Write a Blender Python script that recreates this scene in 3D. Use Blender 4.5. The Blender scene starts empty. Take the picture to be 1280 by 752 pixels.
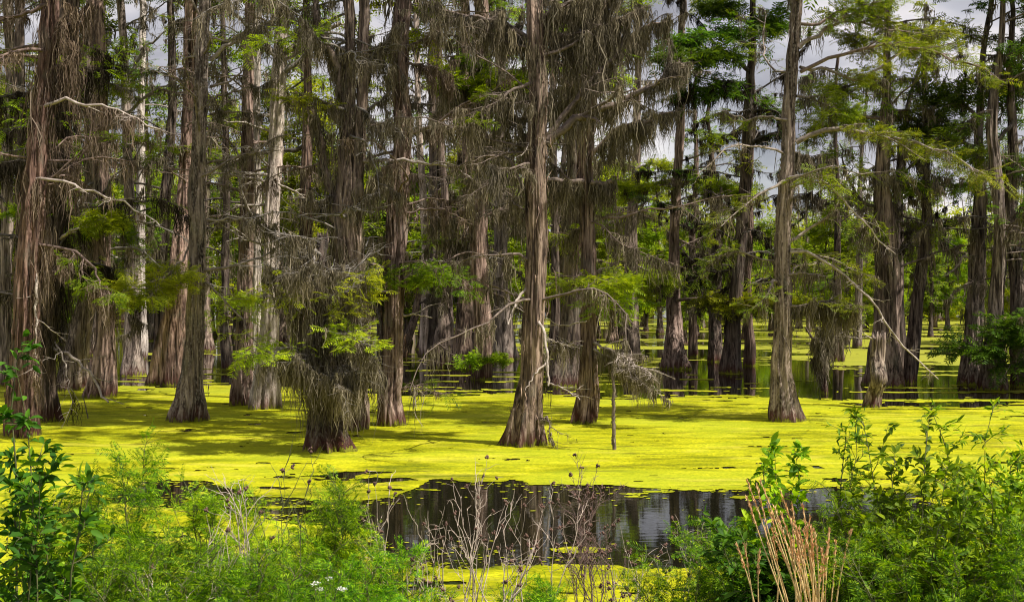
import bpy, math, random
import numpy as np

rng = np.random.default_rng(11)
random.seed(11)
SC = bpy.context.scene
COL = SC.collection

# ------------------------------------------------------------------ camera frame used for laying the place out
F, HC, YH = 1500.0, 2.4, 360.0
def dist(py): return F * HC / (py - YH)
def wx(px, d): return (px - 640.0) / F * d
def wz(py, d): return HC - (py - YH) / F * d

# ------------------------------------------------------------------ small maths helpers
def nrm(v):
    return v / np.maximum(np.linalg.norm(v, axis=-1, keepdims=True), 1e-9)
def U(a, b, n=None): return rng.uniform(a, b, n)
UP = np.array([0.0, 0.0, 1.0])

def vnoise(x, y, seed=0):
    xi = np.floor(x).astype(np.int64); yi = np.floor(y).astype(np.int64)
    fx = x - xi; fy = y - yi
    fx = fx * fx * (3 - 2 * fx); fy = fy * fy * (3 - 2 * fy)
    def h(a, b):
        n = (a * 374761393 + b * 668265263 + seed * 1442695041) & 0xffffffff
        n = ((n ^ (n >> 13)) * 1274126177) & 0xffffffff
        return ((n ^ (n >> 16)) & 0xffff) / 65535.0
    return ((h(xi, yi) * (1 - fx) + h(xi + 1, yi) * fx) * (1 - fy)
            + (h(xi, yi + 1) * (1 - fx) + h(xi + 1, yi + 1) * fx) * fy)
def fbm(x, y, seed=0, o=4):
    s = 0; a = 0.5; t = 0
    for k in range(o):
        s = s + a * vnoise(x * 2 ** k, y * 2 ** k, seed + k * 17); t += a; a *= 0.5
    return s / t

# ------------------------------------------------------------------ mesh builder
class MB:
    def __init__(self): self.v = []; self.q = []; self.t = []; self.n = 0
    def add(self, V, Q=None, T=None):
        V = np.asarray(V, dtype=np.float64).reshape(-1, 3)
        self.v.append(V)
        if Q is not None and len(Q): self.q.append(np.asarray(Q).reshape(-1, 4) + self.n)
        if T is not None and len(T): self.t.append(np.asarray(T).reshape(-1, 3) + self.n)
        self.n += len(V)
    def mesh(self, name, mat, smooth=False):
        V = np.concatenate(self.v) if self.v else np.zeros((0, 3))
        Q = np.concatenate(self.q) if self.q else np.zeros((0, 4), int)
        T = np.concatenate(self.t) if self.t else np.zeros((0, 3), int)
        me = bpy.data.meshes.new(name)
        me.vertices.add(len(V)); me.vertices.foreach_set('co', V.astype(np.float32).ravel())
        nl = Q.size + T.size
        me.loops.add(nl)
        me.loops.foreach_set('vertex_index', np.concatenate([Q.ravel(), T.ravel()]).astype(np.int32))
        npoly = len(Q) + len(T)
        me.polygons.add(npoly)
        starts = np.concatenate([np.arange(len(Q)) * 4, len(Q) * 4 + np.arange(len(T)) * 3]).astype(np.int32)
        me.polygons.foreach_set('loop_start', starts)
        if smooth: me.polygons.foreach_set('use_smooth', np.ones(npoly, bool))
        me.materials.append(mat)
        me.update(calc_edges=True)
        return me
    def build(self, name, mat, parent=None, smooth=False):
        o = bpy.data.objects.new(name, self.mesh(name, mat, smooth))
        COL.objects.link(o)
        if parent is not None: o.parent = parent
        return o

def tag(o, label=None, cat=None, group=None, kind=None):
    if label: o['label'] = label
    if cat: o['category'] = cat
    if group: o['group'] = group
    if kind: o['kind'] = kind
    return o
def thing(name, label, cat, loc, group=None):
    o = bpy.data.objects.new(name, None); COL.objects.link(o)
    o.empty_display_size = 0.2; o.location = loc
    return tag(o, label, cat, group)

def tubes(mb, P, R, n=5):
    """P (B,K,3) centre lines, R (B,K) radii"""
    P = np.asarray(P, float); R = np.asarray(R, float)
    if P.ndim == 2: P = P[None]; R = R[None]
    B, K, _ = P.shape
    if B == 0: return
    tan = np.empty_like(P)
    tan[:, 1:-1] = P[:, 2:] - P[:, :-2]; tan[:, 0] = P[:, 1] - P[:, 0]; tan[:, -1] = P[:, -1] - P[:, -2]
    tan = nrm(tan)
    main = nrm(P[:, -1] - P[:, 0])
    ref = np.where(np.abs(main[:, 2:3]) > 0.8, np.array([[1.0, 0.13, 0]]), np.array([[0.05, 0.09, 1.0]]))
    a = nrm(np.cross(tan, ref[:, None, :])); b = np.cross(tan, a)
    th = np.arange(n) / n * 2 * math.pi
    V = P[:, :, None, :] + R[:, :, None, None] * (np.cos(th)[None, None, :, None] * a[:, :, None, :] + np.sin(th)[None, None, :, None] * b[:, :, None, :])
    i = np.arange(B)[:, None, None] * K * n; k = np.arange(K - 1)[None, :, None] * n; j = np.arange(n)[None, None, :]; j2 = (j + 1) % n
    Q = np.stack(np.broadcast_arrays(i + k + j, i + k + j2, i + k + n + j2, i + k + n + j), -1)
    mb.add(V, Q)

def sample(P, t):
    """P (B,K,3), t (B,m) in 0..1 -> pos, tangent (B,m,3)"""
    B, K, _ = P.shape
    s = np.clip(t, 0, 0.9999) * (K - 1); i = s.astype(int); f = (s - i)[..., None]
    b = np.arange(B)[:, None]
    return P[b, i] * (1 - f) + P[b, i + 1] * f, nrm(P[b, i + 1] - P[b, i])

def spawn(P, R, n, lo, hi, ang=(35, 70), lift=(-0.15, 0.25), K=5, tmin=0.15, rs=0.55, rmin=0.004, droop=0.1, rad=False):
    B = P.shape[0]
    t = tmin + (1 - tmin) * (np.arange(n)[None, :] + U(0, 1, (B, n))) / n
    pos, tan = sample(P, t)
    s = t * (R.shape[1] - 1); i = np.clip(s.astype(int), 0, R.shape[1] - 1)
    r0 = np.maximum(R[np.arange(B)[:, None], i] * rs, rmin)
    if rad:
        w = nrm(rng.normal(size=(B, n, 3))); lat = nrm(np.cross(tan, w))
        side = np.ones((B, n, 1))
    else:
        lat = nrm(np.cross(tan, UP) + 1e-4)
        side = rng.choice([-1.0, 1.0], (B, n, 1))
    a = np.radians(U(ang[0], ang[1], (B, n, 1)))
    d = nrm(tan * np.cos(a) + lat * side * np.sin(a) + UP * U(lift[0], lift[1], (B, n, 1)))
    L = U(lo, hi, (B, n)) * (1.05 - 0.55 * t)
    sk = np.linspace(0, 1, K)
    bend = rng.normal(size=(B, n, 3)) * 0.22; bend[..., 2] -= droop
    C = pos[:, :, None, :] + L[:, :, None, None] * (d[:, :, None, :] * sk[None, None, :, None] + bend[:, :, None, :] * (sk ** 2)[None, None, :, None])
    C = C + rng.normal(size=C.shape) * (L[:, :, None, None] * 0.03) * (sk > 0)[None, None, :, None]
    RR = r0[:, :, None] * (1 - 0.75 * sk)[None, None, :]
    return C.reshape(-1, K, 3), RR.reshape(-1, K)

# leaf templates -------------------------------------------------------------
def frond_template(m, ww, l0=0.34, seed=0):
    r = random.Random(seed); V = []; Q = []
    for i in range(m):
        u = 0.06 + 0.92 * i / m
        for s in (-1, 1):
            l = l0 * (math.sin(math.pi * (0.18 + 0.75 * u)) + 0.12) * r.uniform(0.8, 1.15)
            uu = u + r.uniform(-0.02, 0.02)
            z0 = -0.22 * uu * uu; dz = -0.25 * l + r.uniform(-0.06, 0.06)
            k = len(V)
            V += [(uu, 0, z0), (uu + .3 * l - ww, s * .55 * l, z0 + dz * .35), (uu + .55 * l, s * l, z0 + dz), (uu + .3 * l + ww, s * .5 * l, z0 + dz * .35)]
            Q.append((k, k + 1, k + 2, k + 3))
    k = len(V)
    V += [(0.82, -ww, -.15), (1.0, 0, -.22), (0.95, ww, -.2), (0.8, ww * .5, -.15)]; Q.append((k, k + 1, k + 2, k + 3))
    return np.array(V), np.array(Q), None
FR_NEAR = [frond_template(7, .036, seed=s) for s in range(3)]
FR_MID = [frond_template(5, .055, .38, seed=s + 5) for s in range(3)]
FR_FAR = [frond_template(3, .10, .42, seed=s + 9) for s in range(3)]
FR_FINE = [frond_template(11, .022, .26, seed=s + 20) for s in range(3)]
_lv = np.array([(0, 0, 0), (.34, .2, .07), (.7, .16, .05), (1, 0, -.12), (.34, -.2, .07), (.7, -.16, .05), (.34, 0, 0), (.7, 0, -.03)])
LEAF = [(_lv, np.array([(6, 7, 2, 1), (6, 4, 5, 7)]), np.array([(0, 6, 1), (0, 4, 6), (7, 3, 2), (7, 5, 3)]))]
_ns = _lv * np.array([1, .55, 1])
LEAF_SLIM = [(_ns, LEAF[0][1], LEAF[0][2])]

def place(mb, templates, pos, d, nor, size):
    """copies of a leaf template as real faces"""
    N = len(pos)
    if N == 0: return
    d = nrm(d); lat = nrm(np.cross(nor, d)); nor = np.cross(d, lat)
    which = rng.integers(0, len(templates), N)
    for k, (V, Q, T) in enumerate(templates):
        m = which == k; n = int(m.sum())
        if n == 0: continue
        W = pos[m][:, None, :] + size[m][:, None, None] * (V[None, :, 0:1] * d[m][:, None, :] + V[None, :, 1:2] * lat[m][:, None, :] + V[None, :, 2:3] * nor[m][:, None, :])
        off = np.arange(n)[:, None, None] * len(V)
        mb.add(W, (Q[None] + off), (T[None] + off) if T is not None else None)

def fronds(mb, P, per, size, templates, tmin=0.2, tilt=0.4, spread=1.0, up=1.0):
    B = P.shape[0]
    if B == 0 or per <= 0: return
    n = max(1, int(round(per)))
    t = U(tmin, 1, (B, n)); pos, tan = sample(P, t)
    pos = pos.reshape(-1, 3); tan = tan.reshape(-1, 3)
    d = nrm(tan + rng.normal(size=tan.shape) * spread * 0.6); d[:, 2] *= 0.6
    nor = nrm(UP * up + rng.normal(size=tan.shape) * tilt)
    place(mb, templates, pos, d, nor, U(size[0], size[1], len(pos)))

def strands(mb, A, L, W, K=5, wob=0.05):
    """hanging ribbons: anchors A (N,3), lengths L, widths W"""
    N = len(A)
    if N == 0: return
    s = np.linspace(0, 1, K)
    yaw = U(0, math.pi * 2, N); dr = rng.normal(size=(N, 2)) * wob
    P = np.repeat(A[:, None, :], K, 1)
    P[:, :, 2] -= L[:, None] * s
    jit = np.cumsum(rng.normal(size=(N, K, 2)) * 0.022 * np.minimum(L, 1)[:, None, None] * 2.1, 1); jit[:, 0] = 0
    P[:, :, :2] += dr[:, None, :] * (s ** 1.5)[None, :, None] * L[:, None, None] + jit
    prof = np.interp(s, [0, .15, .6, 1], [0.45, 1, .75, .08])
    wv = np.stack([np.cos(yaw), np.sin(yaw), np.zeros(N)], -1)
    off = wv[:, None, :] * (W[:, None] * prof * U(.7, 1.3, (N, K)))[..., None]
    V = np.stack([P - off, P + off], 2)
    i = np.arange(N)[:, None] * K * 2; k = np.arange(K - 1)[None, :] * 2
    Q = np.stack([i + k, i + k + 1, i + k + 3, i + k + 2], -1)
    mb.add(V, Q)

def moss_clumps(mb, P, n, length, per=9, spread=0.06, width=(.006, .016), tmin=0.1):
    """n clumps spread over the branches P"""
    if n <= 0 or len(P) == 0: return
    b = rng.integers(0, len(P), n); t = U(tmin, 1, (n, 1))
    pos, tan = sample(P[b], t); pos = pos[:, 0]; tan = tan[:, 0]
    L = U(length[0], length[1], n) * U(0.5, 1, n)
    off = U(-1, 1, (n * per, 1))
    A = np.repeat(pos, per, 0) + rng.normal(size=(n * per, 3)) * spread * np.array([.40, .40, .12]) + np.repeat(tan, per, 0) * off * spread * 1.4
    Ls = np.repeat(L, per) * U(.25, 1, n * per) * (1.05 - .75 * np.abs(off[:, 0]))
    strands(mb, A, Ls, U(width[0], width[1], n * per), K=7)
    k = U(0, 1, n * per) < .6                       # loose wisps standing off the tuft
    B = A[k] + rng.normal(size=(int(k.sum()), 3)) * .018; B[:, 2] -= Ls[k] * U(0, .75, len(B))
    strands(mb, B, Ls[k] * U(.12, .35, len(B)), U(width[0] * .7, width[1] * .8, len(B)), K=4, wob=.45)

# ------------------------------------------------------------------ materials
def newmat(name):
    m = bpy.data.materials.new(name); m.use_nodes = True
    nt = m.node_tree
    for n in list(nt.nodes): nt.nodes.remove(n)
    out = nt.nodes.new('ShaderNodeOutputMaterial')
    return m, nt, out
def N(nt, t, **kw):
    n = nt.nodes.new(t)
    for k, v in kw.items():
        if k.startswith('i_'): n.inputs[k[2:].replace('_', ' ')].default_value = v
        else: setattr(n, k, v)
    return n
def ramp(nt, fac, stops):
    r = nt.nodes.new('ShaderNodeValToRGB'); el = r.color_ramp.elements
    while len(el) > 1: el.remove(el[-1])
    el[0].position = stops[0][0]; el[0].color = (*stops[0][1], 1)
    for p, c in stops[1:]:
        e = el.new(p); e.color = (*c, 1)
    nt.links.new(fac, r.inputs[0]); return r.outputs[0]
def mixc(nt, fac, a, b, mode='MIX'):
    m = nt.nodes.new('ShaderNodeMix'); m.data_type = 'RGBA'; m.blend_type = mode
    for sock, val in ((m.inputs['Factor'], fac), (m.inputs['A'], a), (m.inputs['B'], b)):
        if hasattr(val, 'is_output'): nt.links.new(val, sock)
        elif isinstance(val, tuple): sock.default_value = (*val, 1)
        else: sock.default_value = val
    # colour sockets sit further on
    return m
def mix_rgb(nt, fac, a, b, mode='MIX'):
    m = nt.nodes.new('ShaderNodeMixRGB'); m.blend_type = mode
    for sock, val in zip(m.inputs, (fac, a, b)):
        if isinstance(val, bpy.types.NodeSocket): nt.links.new(val, sock)
        elif isinstance(val, tuple): sock.default_value = (*val, 1)
        else: sock.default_value = val
    return m.outputs[0]
def math_(nt, op, a, b=0.0, clamp=False):
    m = nt.nodes.new('ShaderNodeMath'); m.operation = op; m.use_clamp = clamp
    for sock, val in zip(m.inputs, (a, b)):
        if isinstance(val, bpy.types.NodeSocket): nt.links.new(val, sock)
        else: sock.default_value = val
    return m.outputs[0]
def noise(nt, vec, scale, detail=4, rough=.55, dist=0.0):
    n = nt.nodes.new('ShaderNodeTexNoise')
    n.inputs['Scale'].default_value = scale; n.inputs['Detail'].default_value = detail
    n.inputs['Roughness'].default_value = rough; n.inputs['Distortion'].default_value = dist
    if vec is not None: nt.links.new(vec, n.inputs['Vector'])
    return n.outputs['Fac']
def scaled(nt, vec, s):
    m = nt.nodes.new('ShaderNodeMapping'); m.inputs['Scale'].default_value = s
    nt.links.new(vec, m.inputs['Vector']); return m.outputs[0]

def leaf_mat(name, c1, c2, c3=None, trans=0.42):
    m, nt, out = newmat(name)
    g = N(nt, 'ShaderNodeNewGeometry'); oi = N(nt, 'ShaderNodeObjectInfo')
    stops = [(0, c1), (.55, c2)] + ([(1, c3)] if c3 else [])
    c = ramp(nt, g.outputs['Random Per Island'], stops)
    tc = N(nt, 'ShaderNodeTexCoord')
    nz = noise(nt, tc.outputs['Object'], 1.3, 3)
    c = mix_rgb(nt, 1.0, c, ramp(nt, nz, [(.3, (.62, .72, .6)), (.7, (1.25, 1.18, 1.0))]), 'MULTIPLY')
    hs = N(nt, 'ShaderNodeHueSaturation')
    nt.links.new(c, hs.inputs['Color'])
    nt.links.new(math_(nt, 'ADD', math_(nt, 'MULTIPLY', oi.outputs['Random'], .035), .4825), hs.inputs['Hue'])
    nt.links.new(math_(nt, 'ADD', math_(nt, 'MULTIPLY', oi.outputs['Random'], .5), .75), hs.inputs['Value'])
    c = hs.outputs[0]
    p = N(nt, 'ShaderNodeBsdfPrincipled'); p.inputs['Roughness'].default_value = .55
    p.inputs['Specular IOR Level'].default_value = .14
    t = N(nt, 'ShaderNodeBsdfTranslucent'); ms = N(nt, 'ShaderNodeMixShader'); ms.inputs[0].default_value = trans
    nt.links.new(c, p.inputs['Base Color'])
    nt.links.new(mix_rgb(nt, 1.0, c, (1.5, 1.45, .6), 'MULTIPLY'), t.inputs[0])
    nt.links.new(p.outputs[0], ms.inputs[1]); nt.links.new(t.outputs[0], ms.inputs[2]); nt.links.new(ms.outputs[0], out.inputs[0])
    return m
def fibre_mat(name, c1, c2, c3, trans=.2):
    m, nt, out = newmat(name)
    g = N(nt, 'ShaderNodeNewGeometry')
    tc = N(nt, 'ShaderNodeTexCoord')
    c = ramp(nt, g.outputs['Random Per Island'], [(0, c1), (.5, c2), (1, c3)])
    nz = noise(nt, scaled(nt, tc.outputs['Object'], (1, 1, .5)), 1.6, 3)
    c = mix_rgb(nt, 1.0, c, ramp(nt, nz, [(.32, (.6, .6, .62)), (.68, (1.3, 1.25, 1.1))]), 'MULTIPLY')
    d = N(nt, 'ShaderNodeBsdfDiffuse'); t = N(nt, 'ShaderNodeBsdfTranslucent'); ms = N(nt, 'ShaderNodeMixShader'); ms.inputs[0].default_value = trans
    nt.links.new(c, d.inputs[0]); nt.links.new(c, t.inputs[0])
    nt.links.new(d.outputs[0], ms.inputs[1]); nt.links.new(t.outputs[0], ms.inputs[2]); nt.links.new(ms.outputs[0], out.inputs[0])
    return m
def bark_mat(name, dark, mid, light, spots=0.0, wet=(.075, .022, .014), fine=1.0):
    m, nt, out = newmat(name)
    tc = N(nt, 'ShaderNodeTexCoord'); oi = N(nt, 'ShaderNodeObjectInfo')
    add = N(nt, 'ShaderNodeVectorMath', operation='ADD'); nt.links.new(tc.outputs['Object'], add.inputs[0])
    sc = N(nt, 'ShaderNodeVectorMath', operation='SCALE'); sc.inputs[0].default_value = (37, 19, 53); nt.links.new(oi.outputs['Random'], sc.inputs['Scale']); nt.links.new(sc.outputs[0], add.inputs[1])
    v = add.outputs[0]
    st1 = noise(nt, scaled(nt, v, (11, 11, .75)), 1.0, 5, .66, .9)
    st2 = noise(nt, scaled(nt, v, (27, 27, 2.2)), 1.0, 4, .62, .4)
    big = noise(nt, scaled(nt, v, (1, 1, .55)), 1.6, 3)
    f = math_(nt, 'ADD', math_(nt, 'MULTIPLY', st1, .62), math_(nt, 'MULTIPLY', st2, .38))
    c = ramp(nt, f, [(.41, dark), (.48, mid), (.56, light)])
    c = mix_rgb(nt, 1.0, c, ramp(nt, big, [(.3, (.52, .49, .48)), (.5, (.98, .97, .96)), (.7, (1.34, 1.32, 1.28))]), 'MULTIPLY')
    lich = noise(nt, scaled(nt, v, (1, 1, .7)), 3.0, 4, .7)
    c = mix_rgb(nt, math_(nt, 'MULTIPLY', ramp(nt, lich, [(.54, (0, 0, 0)), (.66, (1, 1, 1))]), .42), c, (.19, .185, .145))
    alg = noise(nt, scaled(nt, v, (1, 1, .35)), 2.1, 5, .72)
    c = mix_rgb(nt, math_(nt, 'MULTIPLY', ramp(nt, alg, [(.55, (0, 0, 0)), (.68, (1, 1, 1))]), .5), c, (.035, .032, .018))
    if spots:
        vo = N(nt, 'ShaderNodeTexVoronoi'); vo.inputs['Scale'].default_value = 1.0
        nt.links.new(scaled(nt, v, (26, 26, 16)), vo.inputs['Vector'])
        sp = ramp(nt, math_(nt, 'ADD', vo.outputs['Distance'], math_(nt, 'MULTIPLY', st1, .5)), [(.55, (1, 1, 1)), (.72, (0, 0, 0))])
        c = mix_rgb(nt, math_(nt, 'MULTIPLY', sp, spots), c, (.52, .47, .42))
    c = mix_rgb(nt, 1.0, c, ramp(nt, oi.outputs['Random'], [(0, (1.18, 1.0, .92)), (.35, (.86, .84, .84)), (.65, (1.08, 1.06, 1.04)), (1, (.92, .80, .74))]), 'MULTIPLY')
    sep = N(nt, 'ShaderNodeSeparateXYZ'); nt.links.new(tc.outputs['Object'], sep.inputs[0])
    zz = math_(nt, 'ADD', sep.outputs['Z'], math_(nt, 'MULTIPLY', math_(nt, 'SUBTRACT', st1, .5), .7))
    wf = ramp(nt, zz, [(.06, (1, 1, 1)), (.30, (0, 0, 0))])
    c = mix_rgb(nt, math_(nt, 'MULTIPLY', wf, .75), c, wet)
    z2 = math_(nt, 'ADD', sep.outputs['Z'], math_(nt, 'MULTIPLY', math_(nt, 'SUBTRACT', st2, .5), .35))
    c = mix_rgb(nt, math_(nt, 'MULTIPLY', ramp(nt, z2, [(.0, (1, 1, 1)), (.10, (0, 0, 0))]), .8), c, (.018, .012, .008))
    c = mix_rgb(nt, math_(nt, 'MULTIPLY', ramp(nt, math_(nt, 'ADD', sep.outputs['Z'], math_(nt, 'MULTIPLY', math_(nt, 'SUBTRACT', st2, .55), .5)), [(.0, (1, 1, 1)), (.03, (0, 0, 0))]), .8), c, (.22, .23, .012))
    p = N(nt, 'ShaderNodeBsdfPrincipled'); p.inputs['Roughness'].default_value = .85; p.inputs['Specular IOR Level'].default_value = .25
    nt.links.new(c, p.inputs['Base Color'])
    b = N(nt, 'ShaderNodeBump'); b.inputs['Strength'].default_value = 1.0; b.inputs['Distance'].default_value = .07 * fine
    nt.links.new(f, b.inputs['Height']); nt.links.new(b.outputs[0], p.inputs['Normal'])
    nt.links.new(p.outputs[0], out.inputs[0])
    return m
def plain_mat(name, c1, c2, rough=.8, scale=12):
    m, nt, out = newmat(name); tc = N(nt, 'ShaderNodeTexCoord')
    c = ramp(nt, noise(nt, tc.outputs['Object'], scale, 4), [(.35, c1), (.65, c2)])
    p = N(nt, 'ShaderNodeBsdfPrincipled'); p.inputs['Roughness'].default_value = rough; nt.links.new(c, p.inputs['Base Color']); nt.links.new(p.outputs[0], out.inputs[0])
    return m

BARK = {
 'rust':  bark_mat('bark_rust', (.022, .012, .009), (.105, .063, .049), (.27, .18, .148)),
 'red':   bark_mat('bark_reddish', (.030, .018, .014), (.165, .110, .090), (.42, .315, .27)),
 'brown': bark_mat('bark_brown', (.024, .017, .014), (.122, .091, .075), (.35, .285, .24)),
 'grey':  bark_mat('bark_grey', (.032, .025, .022), (.155, .122, .104), (.38, .32, .28)),
 'pale':  bark_mat('bark_pale', (.17, .14, .125), (.52, .455, .41), (.76, .70, .645), spots=.65),
 'spot':  bark_mat('bark_spotted', (.026, .019, .016), (.140, .107, .091), (.37, .305, .265), spots=.28),
 'dark':  bark_mat('bark_dark', (.013, .009, .008), (.066, .047, .039), (.19, .15, .125)),
}
LIMB = {k: plain_mat('limb_' + k, a, b, .85, 14) for k, (a, b) in {
 'red': ((.10, .07, .055), (.24, .17, .14)), 'rust': ((.07, .045, .036), (.19, .13, .105)), 'brown': ((.075, .055, .045), (.20, .15, .12)), 'grey': ((.09, .08, .07), (.24, .21, .185)),
 'pale': ((.20, .165, .14), (.42, .36, .31)), 'spot': ((.14, .11, .09), (.32, .26, .22)), 'dark': ((.03, .024, .02), (.10, .08, .065)), 'dead': ((.24, .19, .16), (.48, .41, .36))}.items()}
MOSS = fibre_mat('moss_fibre', (.075, .064, .045), (.175, .150, .108), (.31, .275, .21))
MOSS_RED = fibre_mat('moss_brown', (.08, .056, .042), (.18, .135, .105), (.32, .255, .205))
MOSS_DARK = fibre_mat('moss_dark', (.018, .016, .012), (.045, .038, .028), (.09, .076, .055))
FOL = {
 'green': leaf_mat('needles_green', (.07, .125, .006), (.14, .215, .010), (.24, .31, .018)),
 'bright': leaf_mat('needles_bright', (.13, .21, .008), (.24, .34, .012), (.37, .46, .02)),
 'yellow': leaf_mat('needles_yellow', (.19, .26, .014), (.33, .40, .024), (.46, .50, .04)),
 'olive': leaf_mat('needles_olive', (.09, .135, .012), (.175, .225, .02), (.28, .31, .035)),
 'deep': leaf_mat('needles_deep', (.038, .08, .008), (.075, .14, .012), (.13, .20, .016)),
}

# ------------------------------------------------------------------ sun and sky
SUN_EL, SUN_DIR = 56.0, np.array([0.92, -0.38])
sd = SUN_DIR / np.linalg.norm(SUN_DIR)
w = bpy.data.worlds.new("World"); SC.world = w; w.use_nodes = True
nt = w.node_tree
for n in list(nt.nodes): nt.nodes.remove(n)
out = nt.nodes.new('ShaderNodeOutputWorld'); bg = nt.nodes.new('ShaderNodeBackground')
sky = nt.nodes.new('ShaderNodeTexSky'); sky.sky_type = 'NISHITA'; sky.sun_disc = False
sky.sun_elevation = math.radians(SUN_EL); sky.sun_rotation = math.atan2(sd[0], sd[1]); sky.air_density = 1.2; sky.dust_density = 2.0
tc = nt.nodes.new('ShaderNodeTexCoord')
cl = noise(nt, scaled(nt, tc.outputs['Generated'], (1, 1, 2.6)), 2.3, 6, .55, .3)
cover = ramp(nt, cl, [(.28, (.55, .55, .55)), (.50, (1, 1, 1))])
tone = ramp(nt, noise(nt, scaled(nt, tc.outputs['Generated'], (1.3, 1, 3.4)), 3.1, 5, .55, .2), [(.36, (2.2, 2.25, 2.6)), (.50, (4.0, 4.0, 4.4)), (.64, (7.4, 6.9, 6.8))])
sp_ = N(nt, 'ShaderNodeSeparateXYZ'); nt.links.new(tc.outputs['Generated'], sp_.inputs[0])
tone = mix_rgb(nt, 1.0, tone, ramp(nt, sp_.outputs['Z'], [(.10, (.98, .98, .98)), (.26, (.95, .95, .95)), (.5, (1.0, 1.0, 1.0))]), 'MULTIPLY')
csky = mix_rgb(nt, cover, sky.outputs[0], tone)
nt.links.new(csky, bg.inputs[0]); bg.inputs[1].default_value = .10
nt.links.new(bg.outputs[0], out.inputs[0])
sl = bpy.data.lights.new('sun', 'SUN'); sl.energy = 5.0; sl.angle = math.radians(.6); sl.color = (1, .94, .84)
so = bpy.data.objects.new('sun', sl); COL.objects.link(so)
e = math.radians(SUN_EL); dv = np.array([sd[0] * math.cos(e), sd[1] * math.cos(e), math.sin(e)])
from mathutils import Vector
so.rotation_euler = Vector(-dv).to_track_quat('-Z', 'Y').to_euler(); so.location = (20, -10, 30)

# ------------------------------------------------------------------ ground and water
def grid(x0, x1, nx, y0, y1, ny, zf):
    X, Y = np.meshgrid(np.linspace(x0, x1, nx), np.linspace(y0, y1, ny))
    V = np.stack([X, Y, zf(X, Y)], -1)
    i = np.arange(ny - 1)[:, None] * nx + np.arange(nx - 1)[None]
    return V, np.stack([i, i + 1, i + nx + 1, i + nx], -1)
MUD = plain_mat('swamp_mud', (.012, .010, .006), (.035, .028, .016), .7, 3)
m = MB(); V, Q = grid(-420, 420, 40, -60, 620, 40, lambda x, y: np.full_like(x, -0.9)); m.add(V, Q)
tag(m.build('ground', MUD), kind='structure')

def bank_h(x, y):
    edge = 8.1 + .35 * np.sin(x * .9) + .5 * np.clip(np.abs(x + .1) - 1.5, 0, 2.2) * .8 + .25 * (fbm(x * .8, y * .8, 5) - .5)
    h = np.clip((edge - y) * .30, -1.2, .38)
    return h + .10 * (fbm(x * 1.7, y * 1.7, 9) - .5) * (h > -.3)
m = MB(); V, Q = grid(-14, 14, 130, -8, 13, 110, bank_h); m.add(V, Q)
SOIL = plain_mat('bank_soil', (.022, .026, .008), (.06, .06, .02), .9, 6)
tag(m.build('bank', SOIL, smooth=True), kind='structure')

# water
mt, nt, out = newmat('swamp_water'); tc = N(nt, 'ShaderNodeTexCoord')
p = N(nt, 'ShaderNodeBsdfPrincipled'); p.inputs['Base Color'].default_value = (.006, .006, .003, 1); p.inputs['Roughness'].default_value = .025; p.inputs['IOR'].default_value = 1.36
p.inputs['Specular IOR Level'].default_value = .6
b = N(nt, 'ShaderNodeBump'); b.inputs['Strength'].default_value = .04; b.inputs['Distance'].default_value = .02
nt.links.new(noise(nt, scaled(nt, tc.outputs['Object'], (3.0, 9.0, 1)), 1.0, 3, .5), b.inputs['Height']); nt.links.new(b.outputs[0], p.inputs['Normal'])
nt.links.new(p.outputs[0], out.inputs[0])
m = MB(); V, Q = grid(-400, 400, 60, -12, 600, 60, lambda x, y: np.zeros_like(x)); m.add(V, Q)
tag(m.build('water', mt), kind='structure')

# duckweed mat: a sheet 4 mm over the water, with open pools and a channel left out of its mesh
def curve(pts):
    a = np.array([(wx(px, dist(py)), dist(py)) for px, py in pts]); a = a[np.argsort(a[:, 0])]
    return lambda X: np.interp(X, a[:, 0], a[:, 1])
pool_far = curve([(60, 612), (170, 601), (250, 604), (330, 622), (440, 628), (492, 624), (540, 600), (640, 604), (760, 607), (880, 613), (960, 613), (1060, 608), (1150, 614)])
pool_near = curve([(60, 618), (170, 628), (300, 644), (430, 660), (492, 700), (560, 710), (700, 707), (830, 709), (930, 708), (1060, 695), (1150, 670)])
ch_near = curve([(-250, 479), (150, 474), (260, 479), (420, 485), (520, 489), (640, 490), (760, 493), (860, 490), (960, 489), (1010, 496), (1100, 502), (1200, 506), (1500, 512)])
ch_far = curve([(-250, 455), (150, 446), (400, 440), (520, 443), (600, 438), (700, 438), (800, 455), (900, 452), (960, 448), (1040, 457), (1130, 459), (1180, 455), (1300, 462), (1500, 462)])
py_rows = np.concatenate([np.arange(800, 480, -.6), np.arange(480, 398, -.45)])
d_rows = F * HC / (py_rows - YH)
pxs = np.concatenate([np.arange(-1100, -100, 6.0), np.arange(-100, 1380, 2.0), np.arange(1380, 2400, 6.0)])
D = np.repeat(d_rows[:, None], len(pxs), 1); X = (pxs[None] - 640) / F * D; Y = D
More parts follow.
